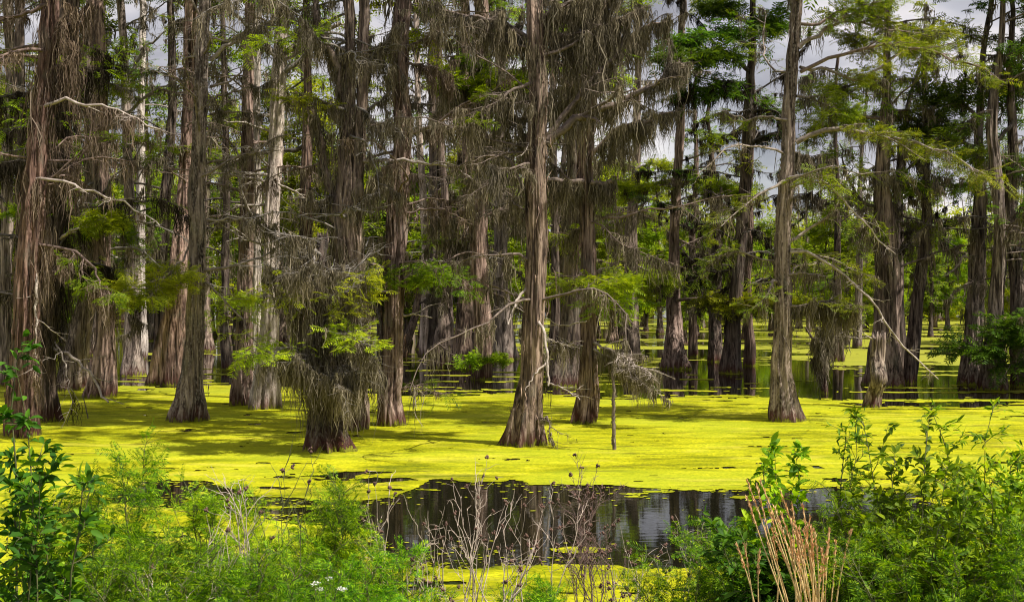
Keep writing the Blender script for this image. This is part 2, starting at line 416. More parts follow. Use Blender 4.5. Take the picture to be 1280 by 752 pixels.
def weed(X, Y):
    n1 = fbm(X * .55, Y * .55, 3, 5) - .5; n2 = fbm(X * 2.3, Y * 3.0, 31, 4) - .5
    soft = Y / 16.0
    pool = np.minimum(pool_far(X) - Y, Y - pool_near(X)) / 1.0
    pool = np.minimum(pool, np.minimum(X + 4.5 + 0 * Y, 4.6 - X))
    n3 = fbm(X * 3.5, Y * 12, 91, 4) - .5
    pool = pool + n1 * .35 + n2 * .35 + n3 * .35 + .10
    chn = np.minimum(ch_far(X) - Y, Y - ch_near(X)) * .5 + n1 * 2.6 + n2 * 1.3 + (fbm(X * 1.2, Y * 5, 92, 4) - .5) * 2.2 + .5
    # streaks of weed adrift on the open water
    drift = fbm(X * .5, Y * 2.6, 77, 5)
    chn = chn - np.clip(drift - .64, 0, 1) * 50 
    pool = pool - np.clip(fbm(X * 2.2, Y * 7, 78, 5) - .66, 0, 1) * 26 * np.exp(-((Y - pool_far(X) + .35) / .5) ** 2)
    ell = 1 - ((X - wx(722, dist(687))) / .22) ** 2 - ((Y - dist(687)) / .13) ** 2
    pool = np.where(ell + n2 * 2 > 0, -1, pool)
    far = np.where(Y > ch_far(X), (fbm(X * .16, Y * .5, 41, 5) - .5) * 8 - 0.25 + np.where(X < -.035 * Y - 1.0, 1.6, .15), -9)
    e2 = .9 - ((X - wx(445, dist(596))) / 1.1) ** 2 - ((Y - dist(596)) / .42) ** 2
    patch = np.where(e2 > -2, e2 * .8 + n2 * 3.4 + n1 * 1.5 - .35, -9)
    holes = (fbm(X * 2.2, Y * 4.5, 55, 5) - .735) * 18
    return -np.maximum.reduce([pool, chn, far, patch, holes])
f = weed(X, Y)
eps = .01
fx = (weed(X + eps, Y) - f) / eps; fy = (weed(X, Y + eps) - f) / eps
g2 = fx * fx + fy * fy + 1e-6
ny, nx = X.shape
i = np.arange(ny - 1)[:, None] * nx + np.arange(nx - 1)[None]
Q = np.stack([i, i + 1, i + nx + 1, i + nx], -1).reshape(-1, 4)
fr = f.ravel(); inside = fr > 0
keep = inside[Q].sum(1) >= 2
cellx = (2.0 / F * D).ravel(); celly = np.gradient(D, axis=0).ravel()
st = np.clip(-f / g2, -1, 1)
mx = np.clip((st * fx).ravel(), -.6 * cellx, .6 * cellx); my = np.clip((st * fy).ravel(), -.6 * np.abs(celly), .6 * np.abs(celly))
edge = np.zeros(nx * ny, bool); edge[Q[keep & (inside[Q].sum(1) < 4)]] = True
edge &= ~inside
Xr = X.ravel() + np.where(edge, mx, 0); Yr = Y.ravel() + np.where(edge, my, 0)
Q = Q[keep]; used, inv = np.unique(Q, return_inverse=True)
Z = .004 + .003 * fbm(Xr[used] * 6, Yr[used] * 6, 2, 2)
m = MB(); m.add(np.stack([Xr[used], Yr[used], Z], -1), inv.reshape(-1, 4))
# loose plants adrift off the edges of the mat
n = 60000
py_ = U(440, 715, n); yy = F * HC / (py_ - YH); xx = wx(U(-100, 1400, n), yy)
ff = weed(xx, yy); k = (ff < -.02) & (U(0, 1, n) < np.exp(ff * 3.4) * (.12 + 1.1 * np.clip(fbm(xx * 1.3, yy * 3, 61, 3) - .42, 0, 1) * 3)); xx, yy = xx[k], yy[k]
n = len(xx); th = np.arange(7) / 7 * 2 * math.pi; rr = U(.006, .028, (n, 1)) * U(.6, 1.3, (n, 7)) * (yy[:, None] / 14)
V = np.stack([xx[:, None] + rr * np.cos(th) * 1.3, yy[:, None] + rr * np.sin(th), np.full((n, 7), .005)], -1)
b7 = np.arange(n)[:, None] * 7
m.add(V, np.concatenate([b7 + np.array([0, 1, 2, 3])]), np.concatenate([b7 + np.array([0, 3, 4]), b7 + np.array([0, 4, 5]), b7 + np.array([0, 5, 6])]))
mt, nt, out = newmat('duckweed_green'); tc = N(nt, 'ShaderNodeTexCoord'); o_ = tc.outputs['Object']
big = noise(nt, scaled(nt, o_, (.30, .55, 1)), 1.0, 5, .6, .4)
mid = noise(nt, scaled(nt, o_, (1.6, 4.2, 1)), 1.0, 5, .65, .3)
fine = noise(nt, o_, 17, 4, .72)
grain = N(nt, 'ShaderNodeTexVoronoi'); grain.inputs['Scale'].default_value = 26; nt.links.new(o_, grain.inputs['Vector'])
streak = noise(nt, scaled(nt, o_, (.55, 3.2, 1)), 1.0, 6, .68, .5)
c = ramp(nt, math_(nt, 'ADD', math_(nt, 'ADD', math_(nt, 'MULTIPLY', big, .40), math_(nt, 'MULTIPLY', mid, .25)), math_(nt, 'MULTIPLY', streak, .35)), [(.39, (.12, .145, .006)), (.45, (.235, .245, .005)), (.51, (.375, .375, .010)), (.60, (.52, .50, .022))])
c = mix_rgb(nt, .6, c, ramp(nt, fine, [(.30, (.30, .36, .4)), (.48, (.95, .95, .95)), (.72, (1.4, 1.3, 1.1))]), 'MULTIPLY')
c = mix_rgb(nt, .45, c, ramp(nt, grain.outputs['Color'], [(.1, (.5, .6, .5)), (.8, (1.3, 1.22, 1))]), 'MULTIPLY')
lime = noise(nt, scaled(nt, o_, (.22, .42, 1)), 1.3, 4, .6, .6)
c = mix_rgb(nt, math_(nt, 'MULTIPLY', ramp(nt, lime, [(.45, (0, 0, 0)), (.62, (1, 1, 1))]), .6), c, (.235, .29, .014))
pale = noise(nt, scaled(nt, o_, (.35, 1.1, 1)), 1.7, 5, .66, .4)
c = mix_rgb(nt, math_(nt, 'MULTIPLY', ramp(nt, pale, [(.55, (0, 0, 0)), (.68, (1, 1, 1))]), .5), c, (.52, .46, .06))
flk = noise(nt, scaled(nt, o_, (1, 1.6, 1)), 6.5, 5, .75)
c = mix_rgb(nt, math_(nt, 'MULTIPLY', ramp(nt, flk, [(.58, (0, 0, 0)), (.66, (1, 1, 1))]), .5), c, (.13, .15, .012))
brn = noise(nt, scaled(nt, o_, (.9, 3.6, 1)), 1.0, 6, .74)
c = mix_rgb(nt, math_(nt, 'MULTIPLY', ramp(nt, brn, [(.555, (0, 0, 0)), (.65, (1, 1, 1))]), .7), c, (.085, .08, .012))
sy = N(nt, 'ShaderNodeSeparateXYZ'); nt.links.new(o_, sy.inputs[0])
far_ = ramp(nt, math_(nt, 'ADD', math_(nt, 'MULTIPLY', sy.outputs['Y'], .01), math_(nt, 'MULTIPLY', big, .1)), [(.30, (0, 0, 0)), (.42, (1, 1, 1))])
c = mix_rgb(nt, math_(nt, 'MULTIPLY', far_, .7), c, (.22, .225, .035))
p = N(nt, 'ShaderNodeBsdfPrincipled'); p.inputs['Roughness'].default_value = .8; p.inputs['Specular IOR Level'].default_value = .04
nt.links.new(c, p.inputs['Base Color'])
b = N(nt, 'ShaderNodeBump'); b.inputs['Strength'].default_value = .5; b.inputs['Distance'].default_value = .012
nt.links.new(math_(nt, 'ADD', fine, math_(nt, 'MULTIPLY', grain.outputs['Distance'], .7)), b.inputs['Height']); nt.links.new(b.outputs[0], p.inputs['Normal'])
nt.links.new(p.outputs[0], out.inputs[0])
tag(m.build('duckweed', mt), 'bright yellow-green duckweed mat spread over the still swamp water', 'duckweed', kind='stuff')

# ------------------------------------------------------------------ trees
def smooth1(a, k):
    if k < 2: return a
    ker = np.hanning(k + 2)[1:-1]; ker /= ker.sum()
    return np.convolve(np.pad(a, k // 2, mode='edge'), ker, 'valid')[:len(a)]

class Axis:
    """trunk centre line and radius over height, local to the tree base"""
    def __init__(s, z, x, y, r): s.z, s.x, s.y, s.r = z, x, y, r
    def at(s, z):
        return np.stack([np.interp(z, s.z, s.x), np.interp(z, s.z, s.y), z * np.ones_like(np.asarray(z, float))], -1), np.interp(z, s.z, s.r)

def make_axis(pts, d, bx, H, rtop=.05, ywob=.12, row=.05, bend=None):
    """pts [(px,py,width px)] from the base up"""
    z = np.array([wz(p[1], d) for p in pts]); x = np.array([wx(p[0], d) - bx for p in pts]); r = np.array([p[2] / 2 / F * d for p in pts])
    if H > z[-1] + .3:
        zz = np.linspace(z[-1], H, 6)[1:]
        sl = (x[-1] - x[-2]) / max(z[-1] - z[-2], .3) * .6
        x = np.concatenate([x, x[-1] + (zz - z[-1]) * sl + np.cumsum(rng.normal(size=5) * .08)])
        r = np.concatenate([r, np.interp(zz, [z[-1], H], [r[-1], rtop])]); z = np.concatenate([z, zz])
    else: H = z[-1]
    z[0] = 0
    zs = np.concatenate([[-.35, -.15], np.arange(0, H + row * .5, row)])
    xs = smooth1(np.interp(zs, z, x), max(3, int(.5 / row))); rs = smooth1(np.interp(zs, z, r), max(3, int(.35 / row)))
    k = rng.normal(size=6) * ywob; k[0] = 0
    ys = smooth1(np.interp(zs, np.linspace(0, H, 6), k), 15)
    xs = xs + smooth1(rng.normal(size=len(zs)), 9) * .02 + smooth1(rng.normal(size=len(zs)), 41) * .09
    return Axis(zs, xs, ys, rs)

def trunk_mesh(mb, ax, n=40, flute=.5, rope=1.0, cap=None, lobes=None):
    th = np.arange(n) / n * 2 * math.pi; z = ax.z; K = len(z)
    H = z[-1]; R = np.ones((K, n))
    fade = np.exp(-np.clip(z, 0, None) / 1.0)
    for k in (2, 3, 5, 7, 9, 12):
        ph = U(0, 6.28) + smooth1(rng.normal(size=K), 31) * 1.5
        R += (flute * .26 / math.sqrt(k) * fade + .035 / math.sqrt(k))[:, None] * np.cos(k * th[None] + ph[:, None])
    nr = int(11 * max(rope, .4))
    for j in range(nr):        # ropy strips of bark that wander round the stem
        t0 = U(0, 6.28) + np.cumsum(smooth1(rng.normal(size=K), 15)) * .03 + z * U(-.22, .22)
        wd = U(.10, .24); hgt = U(.06, .17) * rope * (.55 + .6 * vnoise(z * .9 + j * 7.3, z * 0 + j, 3))
        dl = (th[None] - t0[:, None] + math.pi) % (2 * math.pi) - math.pi
        R += hgt[:, None] * np.exp(-(dl / wd) ** 2) - hgt[:, None] * .35 * np.exp(-((dl - wd * 1.6) / (wd * .8)) ** 2)
    tt, zz = np.meshgrid(th, z)
    sw = .25 * np.sin(zz * U(.5, 1.1) + U(0, 6))
    R += (fbm((tt + sw) * 5, zz * .9, int(U(0, 9999)), 3) - .5) * .22
    R -= np.clip(.46 - fbm((tt + sw) * n / 6.28 * .45, zz * .8, int(U(0, 9999)), 3), 0, 1) * (1.1 if n > 30 else .5)
    R += .05
    rr = ax.r[:, None] * .93 * np.clip(R, .45, 1.7)
    zz = zz.copy()
    if cap: zz[-1] += U(0, cap, n); zz[-2] += U(0, cap * .3, n)      # splintered broken top
    V = np.stack([ax.x[:, None] + rr * np.cos(tt), ax.y[:, None] + rr * np.sin(tt), zz], -1)
    i = np.arange(K - 1)[:, None] * n; j = np.arange(n)[None]
    mb.add(V, np.stack([i + j, i + (j + 1) % n, i + n + (j + 1) % n, i + n + j], -1))
    if cap:
        c, _ = ax.at(z[-1] - .05); k = mb.n - n
        mb.v.append(np.array([c])); mb.t.append(np.array([(k + q, k + (q + 1) % n, mb.n) for q in range(n)])); mb.n += 1

def rand_limb(ax, z, L, az, el, r0, K=8, crook=.22, droop=.12):
    p, r = ax.at(np.array([z])); p = p[0]; r = r[0]
    d = np.array([math.cos(az) * math.cos(el), math.sin(az) * math.cos(el), math.sin(el)])
    P = [p + np.array([d[0], d[1], 0]) * r * .4]
    for k in range(K - 1):
        d = nrm(d + rng.normal(size=3) * crook * np.array([1, 1, .7]) - UP * droop * k / K)
        P.append(P[-1] + d * L / (K - 1))
    t = np.linspace(0, 1, K)
    return np.array(P), np.maximum(r0 * (1 - .8 * t), .006)

def limb(root, P, R, mat, fmat, mmat, twig=6, tlen=(.3, .8), sub=4, leaf=0, moss=0, mlen=(.3, .9), templ=FR_NEAR, fsize=(.16, .28), mper=22, mw=(.0035, .009), lift=(-.15, .3)):
    """one bough with its twigs; its needles and its moss are meshes of their own under it"""
    mbr, fol, mos = MB(), MB(), MB()
    tubes(mbr, P, R, 7)
    P1 = P[None]; R1 = R[None]
    if twig:
        S, SR = spawn(P1, R1, twig, tlen[0], tlen[1], tmin=.22, lift=lift, rmin=.007); tubes(mbr, S, SR, 4)
        if sub:
            T, TR = spawn(S, SR, sub, tlen[0] * .35, tlen[1] * .5, rmin=.0045, K=4); tubes(mbr, T, TR, 3)
        else: T = S
        if leaf:
            fronds(fol, T, leaf, fsize, templ); fronds(fol, S, leaf * .8, fsize, templ)
        if moss:
            moss_clumps(mos, S, int(moss * .6), mlen, mper, width=mw); moss_clumps(mos, S, int(moss * .5), (mlen[0] * .35, mlen[1] * .5), mper // 2, width=mw)
    if moss: moss_clumps(mos, P1, int(moss * (.4 if twig else 1)) + 1, mlen, mper, width=mw)
    o = mbr.build('branch', mat, root, True)
    if fol.n: fol.build('foliage', fmat, o)
    if mos.n: mos.build('hanging_moss', mmat, o)
    return o

def trunk_moss(mos, ax, n, z0, z1, length, per=7, out=(.0, .05), mw=(.006, .016), side=None):
    z = U(z0, z1, n); th = U(0, 6.28, n) if side is None else rng.normal(size=n) * .9 + side
    c, r = ax.at(z); rr = r * U(.95, 1.15, n) + U(out[0], out[1], n)
    A = c + np.stack([np.cos(th) * rr, np.sin(th) * rr, np.zeros(n)], -1)
    A = np.repeat(A, per, 0) + rng.normal(size=(n * per, 3)) * .05
    L = np.repeat(U(length[0], length[1], n), per) * U(.4, 1, n * per)
    # keep the strands outside the flaring base
    strands(mos, A, np.minimum(L, np.maximum(A[:, 2] - .12, .05)), U(mw[0], mw[1], n * per), wob=.04)

HEROES = []
def hero(label, path, bark='brown', H=13, base=None, nin=9, ntop=7, leaf_in=0, leaf_top=3, moss_in=10, moss_top=6, tm=0, tmz=(1.2, 6), tml=(.5, 1.3), fol='green',
         limbs=(), forks=(), mossmat=None, mlen=(.3, .9), n=72, flute=.6, rope=1.0, cap=None, short=None, zin=2.2, Lin=(1.0, 3.0), cat='tree', name='cypress_tree', ztop=None, limbmat=None, lp=.16, leafsize=1.0, ywob=.12):
    d = dist(path[0][1]); bx = wx(path[0][0], d)
    root = thing(name, label, cat, (bx, d, 0), 'cypress trees standing in the swamp' if name == 'cypress_tree' else None)
    near = d < 27
    ax = make_axis(path, d, bx, H, row=.05 if near else .08, ywob=ywob)
    m = MB(); trunk_mesh(m, ax, n if near else 30, flute, rope, cap)
    mo = MB(); lm = LIMB[limbmat or bark]; fm = FOL[fol]; mm = mossmat or MOSS; MK, ML = .85, 1.0
    ztf = wz(0, d)
    for fk in forks:                      # further stems rising from the same base
        q = [(px, py) for px, py, *_ in fk]; rad = np.array([p[2] / 2 / F * d for p in fk])
        P = np.array([(wx(px, d) - bx, .0, wz(py, d)) for px, py in q])
        P2, R2 = refine(P, rad, 16, .03); tubes(m, P2, R2, 12)
        if moss_in: moss_clumps(mo, P2[None], int(moss_in * 2.5), mlen, 14, width=(.004, .010))
    m.build('trunk', BARK[bark], root, True)
    templ = FR_NEAR if near else FR_MID
    mw = (.0035, .009) if near else (.006, .015)
    Htop = ax.z[-1]
    if nin:
        for z in U(zin, min(ztf + .3, Htop * .97), int(nin * 1.5)):
            az = U(0, 6.28); L = U(*Lin) * (1.0 if near else 1.25)
            _, r = ax.at(np.array([z]))
            P, R = rand_limb(ax, z, L, az, U(-.15, .5), min(r[0] * .35, U(.016, .036)), K=11, crook=.26)
            limb(root, P, R, lm, fm, mm, twig=int(U(5, 11)), leaf=(leaf_in * (U(0, 1) > .35)) or (1.8 * (U(0, 1) < lp)), moss=int(moss_in * MK * U(.1, 1.4)), mlen=mlen, templ=templ, fsize=(.17 * leafsize, .30 * leafsize), mw=mw)
    if ntop and Htop > ztf + .5:
        for z in U(ztf + .2, Htop * .98, ntop):
            L = U(1.6, 3.4) * (1.15 - .5 * z / Htop)
            P, R = rand_limb(ax, z, L, U(0, 6.28), U(0, .5), U(.03, .055))
            limb(root, P, R, lm, fm, mm, twig=8, tlen=(.5, 1.1), sub=3, leaf=leaf_top, moss=moss_top, mlen=mlen, templ=FR_MID, fsize=(.26, .42), mw=(.008, .02), mper=6)
    for lb in limbs:
        pts = lb['p']; k = len(pts); dd = lb.get('dd', 0.0)
        P = np.array([(wx(px, d) - bx, dd * i / max(k - 1, 1), wz(py, d)) for i, (px, py) in enumerate(pts)])
        r0 = lb.get('r', 2.2) / F * d
        P2, R2 = refine(P, np.linspace(r0, max(r0 * lb.get('tip', .3), .006), k), 14, .025)
        o = limb(root, P2, R2, LIMB[lb['m']] if 'm' in lb else lm, fm, mm, twig=lb.get('tw', 6), tlen=lb.get('tl', (.3, .8)), sub=lb.get('sub', 4), leaf=lb.get('leaf', 0), moss=int(lb.get('moss', 4) * ML), mlen=lb.get('ml', mlen),
              templ=templ, fsize=lb.get('fs', (.17, .30)), mw=mw, lift=lb.get('lift', (-.15, .3)))
        if 'label' in lb: o['label'] = lb['label']
    if near and Htop > 2:
        lb_ = MB(); trunk_moss(lb_, ax, 150, .5, min(ztf, Htop * .95), (.12, .55), mw=(.004, .011), per=2, out=(-.01, .025)); lb_.build('loose_bark', BARK[bark], root)
    if tm: trunk_moss(mo, ax, int(tm * .38), tmz[0], min(tmz[1], Htop * .95), tml, mw=(.004, .010), per=14)
    if mo.n: mo.build('moss_drape', mm, root)
    HEROES.append((path[0][0], short, label))
    return root, ax

def refine(P, R, K, jit):
    k = len(P); t = np.linspace(0, 1, k); seg = np.concatenate([[0], np.cumsum(np.linalg.norm(np.diff(P, axis=0), axis=1))]); seg /= seg[-1]
    s = np.linspace(0, 1, 60)
    C = np.stack([smooth1(np.interp(s, seg, P[:, i]), 9) for i in range(3)], -1)
    C[0] = P[0]; C[-1] = P[-1]
    s2 = np.linspace(0, 1, K)
    C = np.stack([np.interp(s2, s, C[:, i]) for i in range(3)], -1)
    L = np.linalg.norm(np.diff(P, axis=0), axis=1).sum()
    C[1:] += rng.normal(size=(K - 1, 3)) * jit * min(L, 2) * .5
    return C, np.interp(s2, seg, R)

L = dict
# --- left edge cluster
hero('shaggy reddish cypress nearest the left edge, base hidden by the broad-leaved sapling', [(30, 545, 38), (30, 500, 31), (33, 350, 26), (38, 270, 24), (49, 150, 21), (62, 0, 19)], 'rust', rope=1.8, tm=120, tmz=(2.6, 6.6), moss_in=16, mlen=(.4, 1.2), mossmat=MOSS_RED, short='the shaggy reddish left-edge cypress', limbs=[
    L(p=[(46, 135), (90, 127), (150, 140), (218, 170)], r=2.6, moss=16, tw=5, dd=-.4, m='dead', label='pale drooping bare branch'),
    L(p=[(60, 6), (45, 14), (0, 24), (-30, 26)], r=3.2, moss=10), L(p=[(40, 225), (60, 222), (100, 234), (150, 250), (212, 286)], r=2.4, moss=3, tw=4, dd=-.3, m='dead'),
    L(p=[(36, 330), (50, 350), (52, 400), (58, 450)], r=2.5, moss=10, tw=3, m='dead', dd=-.4),
    L(p=[(60, 40), (90, 30), (110, 5)], r=3, moss=24, ml=(.6, 1.5)), L(p=[(56, 90), (80, 80), (95, 60)], r=3, moss=26, ml=(.8, 1.9))])
hero('dark shaggy cypress veiled in long moss, just right of the left-edge trunk', [(60, 527, 27), (58, 480, 22), (58, 430, 21), (66, 300, 22), (75, 150, 22), (84, 0, 22)], 'dark', rope=1.5, tm=240, tmz=(1.4, 7.4), tml=(.7, 2), moss_in=24, mlen=(.6, 1.6), mossmat=MOSS_DARK, short='the dark moss-veiled left cypress', limbs=[
    L(p=[(62, 430), (100, 450), (128, 476), (139, 493), (150, 497)], r=2.2, tip=.5, moss=0, tw=3, m='dead', dd=-.6, label='bare pale branch dipping to the duckweed'),
    L(p=[(62, 425), (85, 440), (95, 470), (110, 500)], r=1.2, moss=2, tw=5, m='dead', dd=-.7),
    L(p=[(70, 300), (95, 290), (125, 282), (160, 283)], r=2.2, moss=3, tw=9, leaf=5, dd=-.9, lift=(-.05, .3), fs=(.18, .32), m='dead')], fol='bright', leaf_in=1)
hero('slim grey cypress at the far left edge, behind the shaggy reddish trunk', [(7, 482, 22), (8, 420, 15), (10, 200, 13), (9, 0, 12)], 'grey', moss_in=8, short='the slim grey edge cypress')
hero('dark slender cypress second from the left edge, half hidden behind shaggy trunks', [(26, 492, 20), (26, 420, 13), (28, 100, 12), (27, 0, 11)], 'dark', moss_in=12, tm=40, short='the dark slender edge cypress')
hero('broad red-buttressed cypress behind the pale branch that dips to the duckweed', [(89, 487, 38), (93, 450, 30), (104, 380, 23), (112, 250, 16), (115, 100, 14), (117, 0, 13)], 'grey', moss_in=20, tm=130, tmz=(1, 5), short='the red-buttressed left cypress', fol='green', leaf_in=1, limbs=[
    L(p=[(112, 300), (120, 285), (150, 283), (170, 300)], r=2, leaf=4, tw=9, dd=-.8, lift=(-.05, .3)), L(p=[(100, 330), (85, 350), (70, 370)], r=2, leaf=3, tw=6, moss=12),
    L(p=[(106, 350), (125, 352), (150, 365)], r=2, leaf=4, tw=6, moss=10, dd=-.7)])
hero('moss-curtained cypress left of the duckweed clearing, third clear base from the left', [(130, 496, 38), (131, 460, 27), (132, 430, 22), (128, 330, 20), (126, 250, 21), (124, 100, 17), (122, 0, 15)], 'grey', moss_in=22, tm=120, tmz=(1.4, 6), fol='bright', short='the moss-curtained clearing cypress', limbs=[
    L(p=[(128, 300), (112, 285), (85, 272), (55, 268)], r=2.4, leaf=6, tw=11, moss=4, dd=-1.2, lift=(-.05, .25), fs=(.2, .34), label='branch carrying a bright green spray'), L(p=[(128, 292), (140, 280), (165, 268)], r=2, leaf=6, tw=9, moss=2, dd=-1.0, lift=(-.05, .25)),
    L(p=[(130, 330), (145, 350), (165, 385), (170, 420)], r=2.6, leaf=0, tw=6, moss=26, ml=(.4, 1.1)), L(p=[(127, 345), (112, 352), (100, 358)], r=1.6, leaf=4, tw=7, dd=-.6),
    L(p=[(130, 160), (160, 140), (190, 115), (235, 97)], r=2.6, moss=3, tw=6), L(p=[(124, 110), (140, 105), (160, 115)], r=2, leaf=4, tw=6)])
hero('grey cypress with a flared foot behind the left clearing, beside the slender pale one', [(166, 469, 30), (165, 440, 20), (166, 330, 20), (164, 250, 12), (158, 100, 10), (152, 0, 9)], 'grey', moss_in=8, short='the flared grey cypress', limbs=[L(p=[(158, 100), (180, 62), (205, 40)], r=3, moss=4)])
hero('slender pale-grey cypress close behind the flared grey trunk', [(178, 448, 16), (177, 380, 10), (177, 250, 9.5), (178, 0, 8)], 'pale', moss_in=4, short='the slender pale-grey cypress')
hero('thin dark leaning cypress left of the twisted broad-buttressed trunk', [(203, 466, 18), (201, 420, 13), (201, 380, 13), (207, 280, 12), (214, 150, 10), (213, 0, 8)], 'dark', moss_in=16, tm=40, short='the thin dark leaning cypress')
# --- clearing left
hero('twisted cypress with a wide sweeping buttress, close behind the spotted trunk', [(214, 480, 46), (219, 440, 36), (228, 390, 25), (232, 280, 19), (237, 150, 17), (237, 60, 14), (238, 0, 13)], 'red', rope=1.9, moss_in=6, short='the twisted sweeping cypress', lp=.03, limbs=[
    L(p=[(234, 100), (245, 60), (228, 55)], r=2.5, tw=2, moss=0, m='dead'), L(p=[(240, 85), (238, 97), (222, 95)], r=1.6, tw=2, moss=0, m='dead')], nin=7)
hero('spotted reddish cypress alone in the left clearing, cone-shaped foot in the duckweed', [(236, 526, 43), (239, 500, 34), (243, 470, 26), (246, 430, 22), (248, 330, 20), (250, 280, 19), (254, 150, 16), (256, 0, 14)], 'spot', rope=1.1, moss_in=5, nin=7, fol='yellow', short='the spotted clearing cypress', lp=.03, limbs=[
    L(p=[(262, 75), (300, 45), (345, 28), (390, 8)], r=2.8, tw=4, moss=2, m='dead', label='long pale bare branch rising right'), L(p=[(262, 108), (290, 100), (315, 80)], r=2, tw=4, moss=2), L(p=[(262, 125), (300, 112), (345, 105)], r=2, tw=6, moss=10),
    L(p=[(262, 143), (290, 140), (315, 140)], r=1.8, tw=5, moss=12), L(p=[(258, 205), (300, 195), (350, 188)], r=1.8, tw=5, moss=8),
    L(p=[(255, 330), (235, 352), (215, 358), (180, 362)], r=1.8, leaf=5, tw=9, moss=2, dd=-1.0), L(p=[(246, 345), (275, 365), (300, 385), (330, 420), (348, 440)], r=1.8, leaf=2.2, tw=9, moss=2, dd=-1.0, lift=(-.05, .3), fs=(.16, .27)),
    L(p=[(258, 275), (300, 272), (340, 280)], r=1.6, tw=4, moss=2, m='dead'), L(p=[(245, 300), (225, 340), (200, 370)], r=1.5, leaf=4, tw=8, dd=-1)])
hero('reddish cypress left of the pale mottled trunk, its foot touching the neighbour', [(301, 506, 30), (303, 470, 25), (305, 420, 20), (306, 380, 18), (307, 280, 17), (310, 150, 14), (311, 0, 12)], 'red', rope=1.2, moss_in=8, short='the reddish cypress beside the pale trunk', lp=.03, fol='yellow', limbs=[L(p=[(305, 400), (285, 395), (270, 400)], r=1.6, moss=6, tw=6, leaf=1, ml=(.3, .8)), L(p=[(300, 380), (320, 372), (335, 372)], r=1.4, leaf=4, tw=7, dd=-.9)])
hero('pale mottled cypress with whitish flaking bark and a broad ribbed foot', [(331, 510, 44), (333, 480, 37), (336, 440, 28), (338, 350, 21), (339, 280, 20), (341, 200, 19), (348, 100, 18), (353, 0, 14)], 'pale', rope=.8, moss_in=4, nin=6, short='the pale mottled cypress', lp=.03, limbs=[
    L(p=[(345, 70), (320, 40), (290, 15), (262, -8)], r=3.4, tw=4, moss=2), L(p=[(355, 66), (372, 58), (385, 45), (400, 40), (425, 30)], r=4, tip=.6, tw=3, moss=4, m='spot'), L(p=[(356, 90), (375, 75), (395, 55), (410, 30)], r=3.6, tw=3, moss=5, m='grey'),
    L(p=[(348, 230), (372, 240), (385, 250)], r=1.4, tw=3, moss=0)])
hero('slim whitish cypress half hidden behind the pale mottled trunk', [(323, 497, 15), (323, 420, 11), (325, 280, 9), (324, 0, 8)], 'pale', moss_in=2, nin=4, short='the slim whitish cypress', lp=.03)
hero('dark thin cypress hung with moss tufts between the spotted and the reddish trunks', [(281, 462, 15), (281, 400, 10), (281, 280, 9), (279, 100, 7), (278, 0, 6)], 'dark', moss_in=18, tm=40, short='the dark tufted cypress')
hero('dark cypress trunk behind the mossy stump of the left centre, right of the pale trunk', [(384, 472, 26), (384, 400, 16), (384, 270, 14), (384, 100, 10), (383, 0, 8)], 'dark', moss_in=8, tm=40, short='the dark cypress right of the pale trunk', lp=.03, limbs=[L(p=[(378, 184), (340, 190), (300, 198), (262, 210)], r=3, moss=7), L(p=[(390, 130), (420, 132), (450, 135)], r=2.2, moss=12)])
# --- moss-laden centre-left
hero('moss-skirted dead cypress stump with broken top, nearest base left of centre', [(414, 563, 54), (410, 545, 44), (402, 500, 26), (393, 440, 20), (391, 380, 18), (397, 325, 16), (401, 300, 12)], 'dark', H=3.0, rope=1.4, cap=.15, tm=150, tmz=(.9, 2.9), tml=(.6, 1.9), nin=10, ntop=0, zin=1.0, Lin=(.5, 1.3), leaf_in=0, lp=.08, moss_in=20, mlen=(.3, 1.3), fol='yellow', short='the moss-skirted stump', name='dead_cypress', mossmat=MOSS, limbmat='grey', limbs=[
    L(p=[(398, 420), (420, 412), (445, 418), (460, 430)], r=1.4, moss=26, tw=16, leaf=.6, tl=(.3, .7), dd=-.6), L(p=[(394, 440), (370, 432), (345, 438), (318, 440)], r=1.2, moss=3, tw=14, leaf=.6, dd=-.6, tl=(.25, .6)),
    L(p=[(394, 395), (415, 372), (440, 362), (462, 350)], r=1.2, moss=7, tw=16, leaf=.6, dd=-.5, fs=(.12, .22)), L(p=[(394, 470), (425, 460), (450, 468)], r=1.6, moss=34, tw=12, ml=(.5, 1.4), dd=-.4), L(p=[(396, 410), (380, 385), (362, 372), (350, 375)], r=1.2, moss=3, tw=14, leaf=.8, dd=-.4, fs=(.12, .22)),
    L(p=[(394, 455), (425, 440), (455, 445), (472, 460)], r=1.4, moss=34, tw=12, ml=(.5, 1.6), dd=.1), L(p=[(396, 480), (415, 470), (432, 480)], r=1.6, moss=34, tw=8, ml=(.5, 1.1), dd=-.7), L(p=[(392, 450), (378, 440), (366, 450)], r=1.6, moss=34, tw=8, ml=(.5, 1.4), dd=-.5), L(p=[(398, 340), (380, 345), (368, 370)], r=1.4, moss=14, tw=10)])
